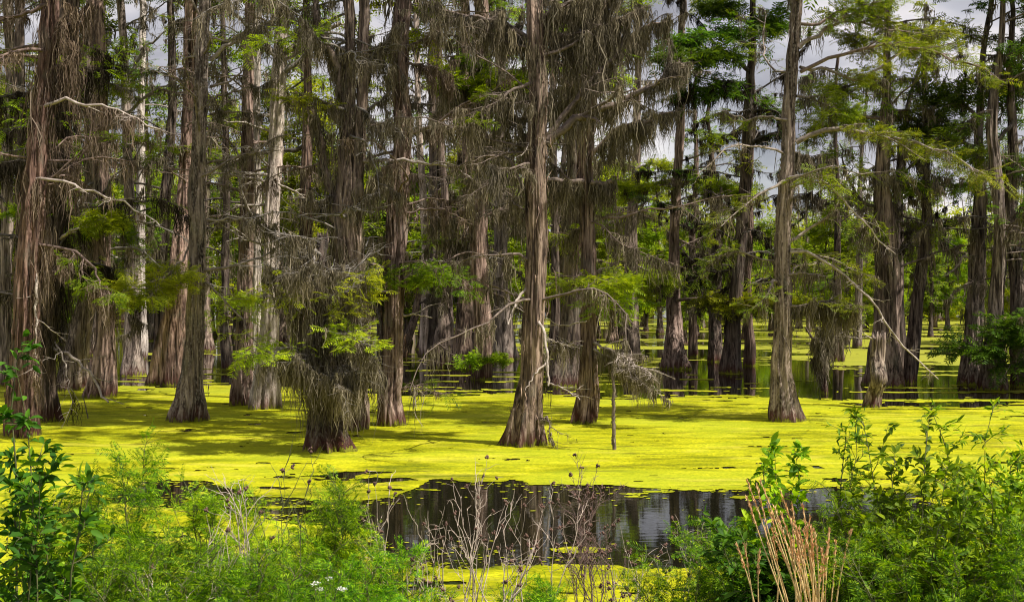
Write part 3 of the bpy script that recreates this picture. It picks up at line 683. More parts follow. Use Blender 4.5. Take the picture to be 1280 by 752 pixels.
hero('big forked cypress wrapped in grey moss, standing behind the broken mossy stump', [(430, 536, 56), (432, 500, 46), (433, 430, 36), (434, 350, 32), (433, 280, 29), (433, 220, 20), (435, 150, 13), (436, 0, 10)], 'grey', rope=1.7, tm=150, tmz=(2.0, 6.6), tml=(.4, 1.2), nin=12, moss_in=24, fol='yellow', leaf_in=0, mlen=(.4, 1.2), short='the big forked mossy cypress', lp=.03, forks=[
    [(436, 330, 20), (446, 240, 18), (452, 150, 15), (457, 0, 13)], [(428, 320, 18), (416, 240, 12), (405, 200, 8), (388, 130, 6)], [(432, 130, 10), (420, 80, 9), (402, 40, 8), (390, -10, 8)]], limbs=[
    L(p=[(448, 205), (480, 200), (520, 203), (570, 211), (592, 226)], r=2.6, tip=.4, moss=10, tw=5, m='dead', dd=-.5, label='long level bare branch'), L(p=[(444, 255), (462, 240), (470, 220), (478, 222)], r=2.4, moss=40, ml=(.4, 1.0)),
    L(p=[(452, 90), (475, 60), (500, 30)], r=3, moss=26), L(p=[(425, 235), (412, 245), (400, 255)], r=2, moss=26), L(p=[(448, 150), (470, 130), (490, 110), (480, 75)], r=2.2, moss=14), L(p=[(430, 210), (410, 170), (385, 120)], r=2, moss=12)])
hero('straight reddish ropy cypress right of the mossy stump, foot reddened at the waterline', [(487, 531, 34), (487, 505, 29), (488, 470, 24), (489, 430, 23), (491, 350, 21), (494, 280, 20), (498, 190, 19), (502, 80, 18), (503, 0, 17)], 'red', rope=1.7, moss_in=14, tm=50, tmz=(2.5, 6.5), nin=8, short='the straight ropy reddish cypress', mossmat=MOSS_RED, fol='green', limbs=[
    L(p=[(500, 65), (470, 60), (440, 65), (415, 75)], r=2.4, moss=34, tw=8), L(p=[(508, 80), (525, 82), (545, 90), (565, 100)], r=2.2, moss=36, tw=8), L(p=[(508, 60), (530, 50), (560, 25)], r=2, moss=20),
    L(p=[(494, 350), (512, 345), (530, 340), (548, 350)], r=1.5, leaf=4, tw=9, moss=8, dd=-.5), L(p=[(486, 350), (470, 345), (452, 352)], r=1.4, leaf=4, tw=8, moss=6, dd=-.6), L(p=[(496, 395), (515, 392), (540, 397)], r=1.8, tw=1, sub=0, moss=0, m='dead'),
    L(p=[(490, 490), (505, 484), (525, 482), (545, 490)], r=1.4, tw=4, leaf=1, moss=6, ml=(.15, .4)), L(p=[(500, 270), (530, 260), (555, 262), (580, 275)], r=1.8, tw=4, moss=4)])
# --- centre back rows
hero('pale grey cypress tapering up from a red wet foot at the channel edge', [(551, 458, 30), (554, 430, 23), (557, 390, 15), (559, 330, 11), (556, 250, 9), (550, 150, 8), (548, 0, 7)], 'grey', flute=.9, moss_in=10, short='the tapering grey channel cypress', limbs=[L(p=[(558, 335), (540, 345), (525, 350)], r=2, moss=30, leaf=3, tw=8)])
hero('slim pale-grey cypress left of the tapering grey one', [(531, 444, 14), (532, 380, 10), (532, 290, 9), (524, 150, 8), (521, 0, 7)], 'pale', moss_in=10, short='the slim pale-grey centre cypress')
hero('short dark leaning snag in the channel, tilting right', [(506, 448, 12), (511, 428, 10), (519, 400, 9), (525, 362, 7)], 'dark', H=1, nin=2, ntop=0, zin=1.6, moss_in=12, cap=.2, name='leaning_snag', cat='dead tree', short='the leaning snag')
hero('dark thin cypress right behind the leaning snag', [(541, 444, 15), (542, 400, 12), (543, 330, 10), (541, 200, 9), (540, 0, 7)], 'dark', moss_in=22, tm=40, short='the dark thin cypress behind the snag')
hero('dark rough cypress paired with the reddish centre-back trunk, on its left', [(582, 461, 32), (581, 420, 22), (585, 350, 18), (588, 280, 14), (584, 150, 12), (580, 0, 10)], 'brown', rope=1.6, moss_in=24, tm=60, short='the dark paired cypress')
hero('stout reddish cypress in the centre back, green tuft at its foot in the channel', [(601, 474, 26), (601, 440, 22), (601, 400, 21), (600, 330, 20), (598, 280, 21), (598, 180, 19), (600, 60, 17), (601, 0, 16)], 'red', rope=1.5, moss_in=22, tm=150, tmz=(3.5, 9.5), tml=(.6, 1.8), mlen=(.5, 1.5), short='the stout reddish centre cypress', fol='bright', limbs=[
    L(p=[(598, 125), (585, 118), (572, 112), (560, 118)], r=2.6, leaf=6, tw=10, moss=40, ml=(1, 2.6), dd=-2, lift=(-.05, .25), fs=(.25, .42)), L(p=[(602, 120), (620, 108), (640, 112), (652, 118)], r=2.6, leaf=7, tw=10, moss=44, ml=(1, 2.8), dd=-2, lift=(-.05, .25), fs=(.25, .42)),
    L(p=[(600, 95), (590, 85), (575, 92)], r=2, leaf=5, tw=8, moss=10, dd=-1.5), L(p=[(600, 455), (612, 446), (625, 448)], r=1, leaf=5, tw=6, moss=0, dd=-.3, tl=(.2, .5)), L(p=[(600, 445), (590, 446), (583, 452)], r=1, leaf=4, tw=5, moss=0, dd=-.4, tl=(.2, .5)),
    L(p=[(604, 270), (625, 262), (640, 268), (660, 280)], r=3, moss=30, tw=3)])
hero('grey fluted cypress with a skirt-like foot, behind and left of the great centre trunk', [(630, 449, 33), (629, 420, 25), (627, 380, 18), (625, 330, 16), (625, 200, 14), (626, 0, 11)], 'grey', flute=1.0, moss_in=22, tm=50, short='the grey fluted skirted cypress', mlen=(.5, 1.4))
hero('dark narrow cypress seen just right of the great centre trunk', [(694, 442, 17), (694, 400, 12), (694, 330, 10), (691, 200, 9), (692, 0, 8)], 'dark', moss_in=22, short='the dark narrow cypress')
hero('dark wide-buttressed cypress behind the gap between the two foremost centre trunks', [(710, 482, 46), (713, 440, 30), (715, 390, 22), (716, 330, 19), (716, 250, 15), (712, 0, 12)], 'dark', flute=.9, rope=1.4, moss_in=26, tm=100, tmz=(2.5, 8), mlen=(.5, 1.4), short='the dark wide-buttressed cypress')
# --- the great centre tree
hero('great shaggy grey-brown cypress in the middle, foremost trunk with white dead side branches', [(656, 556, 48), (658, 535, 40), (661, 510, 33), (665, 470, 25), (669, 400, 22.5), (671, 330, 22), (670, 280, 21.5), (670, 200, 22), (672, 100, 20), (671, 0, 19)], 'brown', n=60, rope=1.7, flute=.5, nin=10, moss_in=18, tm=60, tmz=(4.6, 6.8), tml=(.3, 1.0), mlen=(.4, 1.2), short='the great centre cypress', leaf_top=2, limbs=[
    L(p=[(668, 398), (676, 402), (680, 425), (684, 450), (685, 478)], r=2.4, tip=.5, tw=0, moss=0, m='dead', dd=-.5, label='bent white dead branch'), L(p=[(684, 452), (672, 462), (656, 485)], r=1.6, tw=0, moss=0, m='dead', dd=-.4, label='short white dead branch'),
    L(p=[(684, 477), (700, 482), (722, 494)], r=1.3, tw=2, moss=0, m='dead', dd=-.5), L(p=[(658, 360), (648, 372), (642, 385), (636, 405)], r=2, tip=.6, tw=1, sub=0, moss=0, m='dead', dd=-.3),
    L(p=[(682, 180), (700, 165), (728, 146), (765, 130), (810, 110), (850, 75)], r=7, tip=.35, moss=60, tw=14, tl=(.4, 1.1), ml=(.4, 1.2), label='heavy moss-hung limb rising right'),
    L(p=[(684, 170), (720, 120), (745, 95), (775, 60), (790, 15)], r=4, moss=26, tw=8), L(p=[(675, 60), (640, 32), (600, 22), (560, 15), (530, 0)], r=3, moss=40, tw=9, ml=(.3, .9)), L(p=[(676, 40), (710, 45), (740, 40), (780, 20)], r=4, moss=80, tw=14, ml=(.6, 1.9)),
    L(p=[(672, 30), (690, 10), (720, 5), (760, -5)], r=4, moss=80, tw=14, ml=(.6, 1.9)), L(p=[(668, 50), (645, 45), (620, 15)], r=3, moss=60, tw=10, ml=(.4, 1.2)),
    L(p=[(662, 145), (650, 150), (640, 142), (630, 140)], r=3, moss=20, tw=6), L(p=[(680, 160), (665, 172), (652, 168)], r=2.5, moss=26, tw=10, m='dead'), L(p=[(678, 525), (684, 520), (687, 530), (686, 545)], r=1.6, tw=3, moss=8, ml=(.1, .3), dd=-.3)])
hero('slender reddish cypress right of the great centre tree, standing in sunlit duckweed', [(730, 529, 28), (731, 505, 23), (733, 470, 19), (735, 400, 16.5), (735, 300, 16), (734, 200, 18), (735, 100, 18), (737, 0, 17)], 'red', rope=1.4, moss_in=18, tm=50, tmz=(5.2, 7.8), tml=(.4, 1.2), mlen=(.5, 1.4), nin=8, zin=3.2, fol='bright', short='the slender reddish cypress', leaf_top=2, limbs=[
    L(p=[(730, 228), (705, 227), (684, 224)], r=4, tip=.8, tw=0, moss=34, ml=(.6, 1.5), m='brown'), L(p=[(738, 228), (755, 230), (766, 226)], r=4, tip=.9, tw=0, moss=36, ml=(.6, 1.6), m='brown', label='thick broken stub'),
    L(p=[(740, 400), (700, 408), (690, 402), (683, 398)], r=1, tw=2, moss=0, m='dead'), L(p=[(742, 428), (765, 438), (790, 452), (806, 462)], r=2, tw=20, tl=(.3, .7), sub=5, moss=46, ml=(.2, .7), m='dead', dd=-1, label='brushy dead branch fringed with moss'),
    L(p=[(742, 436), (770, 450), (785, 462), (800, 480)], r=1.6, tw=14, sub=5, moss=60, ml=(.3, .9), m='dead', dd=-1), L(p=[(728, 432), (710, 430), (690, 424)], r=1.4, tw=10, moss=8, m='dead', dd=-.8),
    L(p=[(742, 345), (755, 350), (770, 355)], r=1.2, leaf=3, tw=12, moss=2, dd=-.6, tl=(.3, .9), lift=(-.05, .12)), L(p=[(728, 340), (720, 345), (712, 350)], r=1.2, leaf=2.5, tw=9, moss=2, dd=-.6, tl=(.3, .7), lift=(-.05, .12)), L(p=[(742, 375), (752, 378), (765, 385)], r=1, leaf=2.5, tw=8, moss=2, dd=-.5, tl=(.3, .7), lift=(-.05, .12)),
    L(p=[(742, 190), (770, 160), (800, 155), (840, 140)], r=3, moss=70, tw=12, ml=(.5, 1.5)), L(p=[(742, 70), (780, 50), (815, 30), (840, 25)], r=3.4, moss=70, tw=14, ml=(.5, 1.7)), L(p=[(728, 120), (712, 110), (700, 130)], r=2, moss=40, tw=8)])
# --- centre right back
hero('grey cypress standing in the channel left of the yellow-green far gap', [(790, 453, 25), (790, 425, 19), (790, 380, 16), (790, 280, 14), (797, 180, 9), (799, 100, 8), (800, 0, 7)], 'grey', flute=.9, moss_in=14, leaf_in=1, short='the grey channel cypress', limbs=[L(p=[(794, 210), (815, 205), (835, 206)], r=2, leaf=5, tw=8, moss=16, m='grey', lift=(-.05, .2)), L(p=[(790, 330), (810, 338), (830, 345)], r=1.6, tw=5, moss=10, m='dead')], fol='yellow')
hero('reddish bell-footed cypress mirrored in the channel right of centre', [(841, 461, 32), (842, 440, 25), (844, 410, 19), (845, 350, 15), (845, 280, 12), (848, 200, 11), (851, 120, 9), (853, 0, 8)], 'red', flute=.7, moss_in=12, fol='yellow', short='the bell-footed channel cypress', limbs=[
    L(p=[(846, 375), (870, 372), (905, 376), (945, 380), (966, 378)], r=2.4, leaf=7, tw=22, tl=(.5, 1.2), moss=80, dd=-2.5, lift=(-.04, .12), fs=(.24, .4), ml=(.5, 1.4), label='level branch of bright yellow-green needles'), L(p=[(844, 350), (825, 355), (805, 350)], r=2, leaf=6, tw=14, tl=(.5, 1.0), moss=40, dd=-2, lift=(-.04, .12), fs=(.24, .4)),
    L(p=[(848, 230), (870, 225), (900, 238), (915, 245)], r=2.2, leaf=6, tw=12, moss=20, dd=-1, fs=(.24, .4)), L(p=[(848, 225), (825, 228), (795, 238), (770, 240)], r=2.2, leaf=4, tw=12, moss=26, dd=-1, fs=(.24, .4))])
hero('thin dark cypress right of the bell-footed channel trunk', [(866, 446, 13), (866, 380, 10), (867, 280, 8), (870, 200, 6), (868, 100, 4)], 'dark', H=10, moss_in=24, short='the thin dark channel cypress', mossmat=MOSS_DARK)
hero('dark ragged cypress hung with black moss tatters, left of the mossy right-centre trunk', [(895, 452, 18), (896, 400, 13), (895, 320, 12), (892, 250, 9), (888, 170, 5)], 'dark', H=9, moss_in=30, tm=70, tmz=(2.5, 7.5), short='the ragged black-mossed cypress', mossmat=MOSS_DARK)
hero('dark moss-hung cypress with a dense green top, left of the lone right-hand trunk', [(915, 466, 29), (916, 440, 23), (917, 400, 18), (921, 350, 16), (928, 280, 15), (934, 200, 14), (937, 110, 11), (942, 0, 7)], 'dark', H=14, moss_in=26, tm=60, leaf_in=1, fol='deep', mossmat=MOSS_DARK, short='the green-topped dark cypress', limbs=[
    L(p=[(938, 90), (905, 75), (860, 85), (820, 95)], r=3, leaf=3.6, tw=20, tl=(.6, 1.6), moss=24, dd=-2, fs=(.26, .46), lift=(-.1, .3)), L(p=[(938, 60), (910, 45), (880, 50), (845, 60)], r=3, leaf=3.6, tw=20, tl=(.6, 1.5), moss=12, dd=-1, fs=(.26, .46)),
    L(p=[(939, 50), (950, 35), (965, 30)], r=3, leaf=5, tw=16, tl=(.5, 1.2), moss=8, fs=(.26, .46)), L(p=[(939, 110), (915, 105), (880, 115), (850, 125)], r=3, leaf=3.4, tw=18, tl=(.5, 1.5), moss=40, ml=(.6, 1.6), dd=-1, fs=(.26, .44)), L(p=[(938, 30), (915, 15), (890, 10)], r=3, leaf=5, tw=14, tl=(.5, 1.3), fs=(.26, .44)),
    L(p=[(936, 130), (955, 125), (975, 140)], r=2.4, leaf=2, tw=8, moss=10), L(p=[(934, 180), (955, 170), (975, 165)], r=2.4, leaf=1, tw=6, moss=20), L(p=[(930, 260), (915, 255), (890, 240)], r=2, moss=10, tw=6)])
hero('black-stemmed thin cypress tucked behind the green-topped dark cypress', [(936, 457, 15), (935, 400, 10), (934, 330, 9), (940, 200, 6), (946, 120, 4)], 'dark', H=9, moss_in=18, short='the black-stemmed thin cypress', mossmat=MOSS_DARK)
# --- right
hero('lone straight grey-brown cypress right of centre, red-footed in the duckweed', [(980, 526, 42), (979, 505, 35), (978, 470, 26), (978, 430, 22), (979, 350, 19), (980, 280, 18), (986, 200, 16), (991, 100, 15), (997, 0, 13)], 'spot', n=56, rope=1.1, moss_in=8, nin=9, leaf_in=.6, fol='olive', leaf_top=2, short='the lone right-hand cypress', limbs=[
    L(p=[(988, 315), (1008, 317), (1030, 330), (1062, 357), (1090, 388), (1112, 425), (1135, 452), (1155, 470)], r=2, tip=.35, tw=6, moss=2, m='dead', dd=-.8, label='long pale dead branch drooping right'), L(p=[(985, 222), (1012, 220), (1035, 236), (1062, 268), (1090, 300), (1105, 318)], r=1.8, tip=.4, tw=5, moss=1, m='dead', dd=-.6),
    L(p=[(995, 178), (1020, 165), (1050, 161), (1080, 168), (1130, 180), (1180, 200), (1215, 225)], r=3.6, leaf=3, tw=18, tl=(.4, 1.2), moss=12, dd=-.6, label='arching limb thick at the root'), L(p=[(1000, 90), (1040, 70), (1090, 62), (1145, 72), (1190, 90), (1220, 110)], r=2.6, leaf=2, tw=16, tl=(.4, 1.1), moss=4, dd=-1, m='red'),
    L(p=[(998, 60), (1025, 40), (1060, 20), (1110, -5)], r=3.2, leaf=2, tw=14, tl=(.4, 1.1), moss=4), L(p=[(1000, 30), (1060, 22), (1120, 25), (1180, 35)], r=2.2, leaf=2, tw=14, tl=(.4, 1.0), moss=2, dd=.8, m='red'), L(p=[(1000, 84), (1030, 80), (1080, 95), (1140, 60), (1200, 20)], r=2.2, leaf=3, tw=16, moss=3, dd=1),
    L(p=[(984, 150), (960, 143), (935, 150), (900, 140)], r=1.8, tw=6, moss=6, leaf=1), L(p=[(995, 120), (1020, 118), (1060, 135)], r=2, leaf=4, tw=14, tl=(.4, 1.1), moss=10, dd=.7), L(p=[(992, 10), (985, -10)], r=3, tw=4),
    L(p=[(980, 345), (1000, 341), (1030, 345)], r=2, tw=6, moss=12), L(p=[(984, 385), (1010, 380), (1035, 378), (1060, 385)], r=1.6, tw=12, moss=90, ml=(.4, 1.2), dd=-.3, leaf=1)])
hero('moss-smothered dead sapling leaning in the water right of the lone right-hand cypress', [(1027, 492, 8), (1026, 470, 6), (1020, 440, 5), (1013, 424, 4), (1003, 410, 2.5)], 'dark', H=.5, nin=0, ntop=0, tm=0, short='the moss-smothered dead sapling', name='dead_sapling', cat='dead tree', limbs=[
    L(p=[(1024, 455), (1030, 425), (1036, 400)], r=1.6, tw=12, moss=110, ml=(.5, 1.3), m='dead'), L(p=[(1016, 430), (1018, 425), (1026, 430)], r=1.6, tw=3, moss=80, ml=(.3, .9)), L(p=[(1026, 465), (1030, 452), (1034, 446)], r=1.2, tw=4, moss=80, ml=(.3, .8))])
hero('broken hollow-topped cypress stump, reddish brown, at the duckweed edge on the right', [(1094, 509, 24), (1094, 490, 19), (1095, 460, 17), (1096, 440, 16), (1096, 424, 15)], 'brown', H=.8, n=40, rope=1.4, cap=.22, nin=0, ntop=0, short='the broken right-hand stump', name='tree_stump', cat='stump', limbs=[L(p=[(1095, 426), (1085, 420), (1075, 424)], r=1.4, tw=2, moss=0, m='dead')])
hero('massive reddish-brown cypress behind the broken stump on the right', [(1105, 481, 50), (1106, 455, 40), (1108, 420, 31), (1108, 350, 28), (1105, 290, 23), (1101, 220, 17), (1106, 120, 10), (1110, 0, 7)], 'brown', rope=1.7, moss_in=16, tm=60, tmz=(2.5, 8), fol='olive', leaf_in=2, H=12, short='the massive right-hand cypress', leafsize=1.2, limbs=[
    L(p=[(1106, 110), (1080, 100), (1050, 105)], r=2.4, leaf=5, tw=14, tl=(.5, 1.2), dd=1), L(p=[(1104, 150), (1070, 140), (1045, 150), (1020, 165)], r=2.4, leaf=5, tw=14, tl=(.5, 1.3), moss=10, dd=.8), L(p=[(1106, 140), (1140, 135), (1165, 150)], r=2.4, leaf=5, tw=12, tl=(.5, 1.2), moss=8, dd=1),
    L(p=[(1100, 260), (1080, 255), (1060, 225), (1052, 180)], r=2.6, leaf=2, tw=8, moss=6, m='dark'), L(p=[(1108, 75), (1085, 60), (1060, 45)], r=2, leaf=4, tw=12, tl=(.5, 1.1)), L(p=[(1108, 60), (1130, 45), (1160, 55)], r=2, leaf=4, tw=12, tl=(.5, 1.1))])
hero('black cypress right of the massive one, limbs slanting up to the right', [(1127, 466, 19), (1126, 420, 14), (1124, 350, 12), (1122, 260, 12), (1128, 190, 10), (1136, 130, 6), (1148, 90, 4)], 'dark', H=10, moss_in=18, tm=50, tmz=(3.5, 8.5), mossmat=MOSS_DARK, short='the black slant-limbed cypress', limbs=[
    L(p=[(1128, 195), (1150, 172), (1180, 140), (1205, 105), (1240, 70)], r=3.4, tw=14, leaf=1, moss=12, tl=(.5, 1.3)), L(p=[(1126, 250), (1145, 235), (1170, 225)], r=2.4, moss=16, tw=8), L(p=[(1128, 190), (1145, 195), (1155, 215)], r=2, moss=30, tw=4)])
hero('dark cypress leaning right with moss along its upper side, right of the massive trunk', [(1136, 479, 19), (1140, 440, 16), (1145, 400, 15), (1151, 340, 14), (1157, 280, 12), (1157, 235, 9), (1159, 180, 5)], 'dark', H=9, moss_in=18, tm=70, tmz=(2, 6), short='the dark right-leaning cypress', fol='bright', limbs=[L(p=[(1157, 245), (1175, 232), (1195, 235)], r=2, leaf=5, tw=10, moss=4, tl=(.5, 1.1)), L(p=[(1157, 235), (1140, 228), (1125, 232)], r=2, leaf=5, tw=10, moss=4, tl=(.5, 1.1))])
hero('dark brown cypress over the low dark-green boughs at the right', [(1216, 480, 38), (1218, 455, 28), (1221, 420, 21), (1223, 350, 19), (1224, 280, 16), (1224, 180, 11), (1226, 100, 7)], 'brown', H=11, rope=1.4, moss_in=14, tm=60, fol='deep', leaf_in=3, leafsize=1.3, short='the brown cypress at the right', limbs=[
    L(p=[(1224, 190), (1200, 175), (1175, 165), (1155, 160)], r=3, leaf=3.4, tw=16, tl=(.6, 1.7), moss=6, fs=(.26, .45)), L(p=[(1225, 150), (1205, 130), (1180, 120)], r=3, leaf=3.4, tw=16, tl=(.6, 1.7), fs=(.26, .45)), L(p=[(1225, 120), (1245, 115), (1270, 95)], r=3, leaf=6, tw=14, tl=(.6, 1.4), fs=(.26, .45)),
    L(p=[(1222, 330), (1205, 318), (1195, 335), (1180, 345)], r=2, tw=3, moss=2, m='dead'), L(p=[(1224, 215), (1245, 205), (1275, 212)], r=2.4, leaf=5, tw=12, tl=(.5, 1.2), moss=8)])
hero('twisted purple-brown cypress with low dark-green boughs, near the right edge', [(1240, 487, 30), (1243, 460, 24), (1247, 410, 18), (1252, 330, 15), (1250, 280, 13), (1241, 180, 12), (1250, 90, 9), (1252, 0, 5)], 'brown', H=11, rope=1.9, moss_in=14, tm=40, fol='deep', leaf_in=2, short='the twisted purple-brown cypress', limbs=[
    L(p=[(1245, 445), (1255, 425), (1270, 415), (1290, 418)], r=2.2, leaf=3.5, tw=16, tl=(.5, 1.2), moss=10, dd=-.8, fs=(.22, .4)), L(p=[(1244, 450), (1228, 440), (1210, 432), (1196, 436)], r=2, leaf=3, tw=14, tl=(.4, 1.0), moss=4, dd=-.8, fs=(.22, .38)), L(p=[(1245, 460), (1262, 452), (1280, 455)], r=2, leaf=3, tw=14, tl=(.4, 1.0), moss=8, dd=-.9, fs=(.22, .38)), L(p=[(1246, 430), (1240, 412), (1250, 405), (1265, 400)], r=2, leaf=3, tw=10, tl=(.4, 1.0), dd=-.8, fs=(.22, .38)),
    L(p=[(1248, 300), (1270, 290), (1300, 295)], r=2.2, tw=8, moss=14)])
hero('dark cypress cut by the right edge of the picture', [(1274, 483, 27), (1272, 440, 21), (1270, 380, 17), (1270, 280, 15), (1268, 180, 12), (1262, 100, 8), (1260, 0, 5)], 'dark', H=11, moss_in=18, tm=60, fol='olive', leaf_in=2, short='the right-edge cypress', limbs=[L(p=[(1268, 150), (1240, 185), (1215, 200)], r=3, leaf=3, tw=12, moss=6)])
hero('slim grey cypress beyond the channel between the lone trunk and the broken stump', [(1072, 434, 12), (1073, 390, 9), (1074, 330, 8), (1076, 250, 6), (1078, 180, 4)], 'grey', H=11, moss_in=18, short='the slim grey cypress beyond the channel', leaf_in=1)
hero('dark thin cypress at the channel, left of the slim grey one', [(1048, 452, 13), (1048, 400, 10), (1047, 320, 8), (1046, 240, 6), (1045, 180, 4)], 'dark', H=10, moss_in=26, short='the dark thin channel cypress', leaf_in=1, mlen=(.6, 1.8))

# stick standing in the duckweed, wrapped in moss
d = dist(562); root = thing('dead_stick', 'thin upright mossy stick rising from the sunlit duckweed, centre right', 'stick', (wx(767, d), d, 0))
P = np.array([(0, 0, -.2), (0, 0, 0), (.005, 0, .5), (-.01, 0, 1.0), (.0, 0, 1.35)]); P, R = refine(P, np.array([.03, .03, .026, .022, .012]), 14, .01)
m = MB(); tubes(m, P, R, 8); m.build('stem', LIMB['brown'], root, True)
m = MB(); moss_clumps(m, P[None], 60, (.08, .3), 5, spread=.02); m.build('moss', MOSS, root)
d = dist(523); root = thing('twig', 'short bare twig poking up from the duckweed near the left trunks', 'stick', (wx(110, d), d, 0))
P, R = refine(np.array([(0, 0, -.1), (0, 0, 0), (-.05, .02, .25), (-.11, .02, .42)]), np.array([.012, .012, .01, .006]), 8, .02)
m = MB(); tubes(m, P, R, 6); m.build('stem', LIMB['brown'], root, True)

# ------------------------------------------------------------------ back rows: a few kinds, copied
def proto(H, r, kind, seed):
    tr, cr, mo = MB(), MB(), MB()
    z = np.concatenate([[-.35], np.arange(0, H, .18)])
    rad = np.interp(z, [-.35, 0, .5, 1.5, H], [r * 1.9, r * 1.8, r * 1.3, r, .03])
    ax = Axis(z, smooth1(np.cumsum(rng.normal(size=len(z)) * .02), 9), smooth1(np.cumsum(rng.normal(size=len(z)) * .02), 9), rad)
    trunk_mesh(tr, ax, 16, .8, 1.0)
    if kind == 'tall': nb, z0, leaf, Lr = 24, 3.0, 1.1, (1.0, 2.4)
    elif kind == 'leafy': nb, z0, leaf, Lr = 34, 1.6, 4, (1.0, 2.8)
    else: nb, z0, leaf, Lr = 24, 2.2, .8, (.8, 2.0)
    for zz in np.linspace(z0, H * .98, nb) + rng.normal(size=nb) * .12:
        zz = min(zz, H * .98)
        Lb = U(*Lr) * (1.1 - .7 * (zz / H) ** 2)
        P, R = rand_limb(ax, zz, Lb, U(0, 6.28), U(-.1, .45), .03, K=6)
        R = np.maximum(R, .012)
        tubes(tr, P, R, 5)
        S, SR = spawn(P[None], R[None], 7, .4, 1.1, rmin=.010); tubes(tr, S, SR, 3)
        T, TR = spawn(S, SR, 2, .25, .6, rmin=.008, K=3); tubes(tr, T, TR, 3)
        lf = leaf * U(.4, 1.5)
        if lf > .5: fronds(cr, S, lf * 1.4, (.32, .6), FR_FAR); fronds(cr, T, lf * .7, (.3, .5), FR_FAR)
        moss_clumps(mo, S, int(U(1, 5)), (.4, 1.5), 5, spread=.10, width=(.018, .045))
    trunk_moss(mo, ax, 40, 2, H * .6, (.5, 1.4), per=4, mw=(.018, .04))
    return tr, cr, mo
KINDS = []
for k, (H, r, kind, bk, fk) in enumerate([(15, .24, 'tall', 'grey', 'olive'), (14, .20, 'tall', 'brown', 'green'), (16, .28, 'mossy', 'dark', 'olive'), (13, .17, 'mossy', 'pale', 'olive'),
                                          (10, .19, 'leafy', 'brown', 'yellow'), (9, .15, 'leafy', 'grey', 'bright'), (11, .19, 'leafy', 'grey', 'yellow'), (12, .16, 'tall', 'dark', 'olive')]):
    tr, cr, mo = proto(H, r, kind, k)
    KINDS.append((H, kind, bk, tr.mesh('trunk', BARK[bk], True), cr.mesh('crown', FOL[fk]), mo.mesh('hanging_moss', MOSS_DARK if bk == 'dark' else MOSS)))
BACK = []
def back_tree(px, d, k, s, thin=1.0):
    BACK.append((px, d, k, s, thin))
def scatter(x0, x1, n, dlo, dhi, kinds, slo, shi, thin=1.0):
    for i in range(n):
        px = x0 + (x1 - x0) * (i + U(.1, .9)) / n
        back_tree(px, U(dlo, dhi), kinds[int(U(0, len(kinds) - .001))], U(slo, shi), thin)
scatter(-60, 420, 11, 42, 62, [0, 1, 2, 3, 7, 0, 1], .9, 1.15)
scatter(-40, 430, 13, 45, 70, [4, 5, 6, 4], .8, 1.1)
scatter(430, 780, 6, 46, 68, [1, 2, 3, 7], .8, 1.0)
scatter(430, 790, 17, 48, 76, [4, 5, 4, 5], .65, .95)
scatter(780, 1340, 9, 50, 74, [2, 3, 7, 3], .5, .7)
scatter(790, 1480, 30, 50, 80, [4, 5, 4, 5, 5], .55, .8)
scatter(120, 800, 9, 54, 80, [1, 3, 7, 3, 0], .7, .95, .6)
scatter(800, 1300, 6, 55, 78, [3, 7, 1], .6, .75, .6)
hs = sorted([(x, s) for x, s, _ in HEROES if s])
ordn = ['leftmost', 'second', 'third', 'fourth', 'fifth', 'sixth', 'seventh', 'eighth', 'ninth', 'tenth', 'eleventh', 'twelfth']
# neighbours to name the far trees by: the clearest front trunks
marks = [(30, 'the shaggy red left-edge trunk'), (130, 'the moss-curtained left trunk'), (236, 'the spotted clearing trunk'), (331, 'the pale mottled trunk'), (430, 'the forked mossy trunk'), (487, 'the ropy reddish trunk'),
         (601, 'the stout centre-back trunk'), (656, 'the great centre trunk'), (730, 'the slender reddish trunk'), (841, 'the bell-footed channel trunk'), (915, 'the green-topped dark trunk'), (980, 'the lone right trunk'), (1105, 'the massive right trunk'), (1216, 'the brown right-hand trunk')]
tone = {'grey': 'grey', 'brown': 'brown', 'dark': 'dark', 'pale': 'pale'}
look = {'tall': 'tall', 'leafy': 'leafy', 'mossy': 'moss-hung'}
byg = {}
for t in sorted(BACK):
    g = sum(1 for x, _ in marks if x < t[0]); byg.setdefault(g, []).append(t)
for g, ts in byg.items():
    if g == 0: where = 'left of ' + marks[0][1]
    elif g == len(marks): where = 'right of ' + marks[-1][1]
    else: where = 'between %s and %s' % (marks[g - 1][1].replace(' trunk', ''), marks[g][1].replace(' trunk', ''))
    for i, (px, d, k, s, thin) in enumerate(ts):
        H, kind, bk, a, b, c = KINDS[k]
        kin = [q for q in ts if KINDS[q[2]][1:3] == (kind, bk)]; w_ = look[kind].split()[0]
        lab = 'only %s %s far tree %s' % (w_, tone[bk], where) if len(kin) == 1 else '%s %s %s far tree %s' % (ordn[kin.index(ts[i])], w_, tone[bk], where)
        root = thing('cypress_tree', lab, 'tree', (wx(px, d), d, 0), 'far cypresses in the back rows')
        root.rotation_euler = (0, 0, U(0, 6.28)); root.scale = (s * thin * U(.9, 1.15),) * 2 + (s,)
        for nm, me in (('trunk', a), ('crown', b), ('hanging_moss', c)):
            o = bpy.data.objects.new(nm, me); COL.objects.link(o); o.parent = root

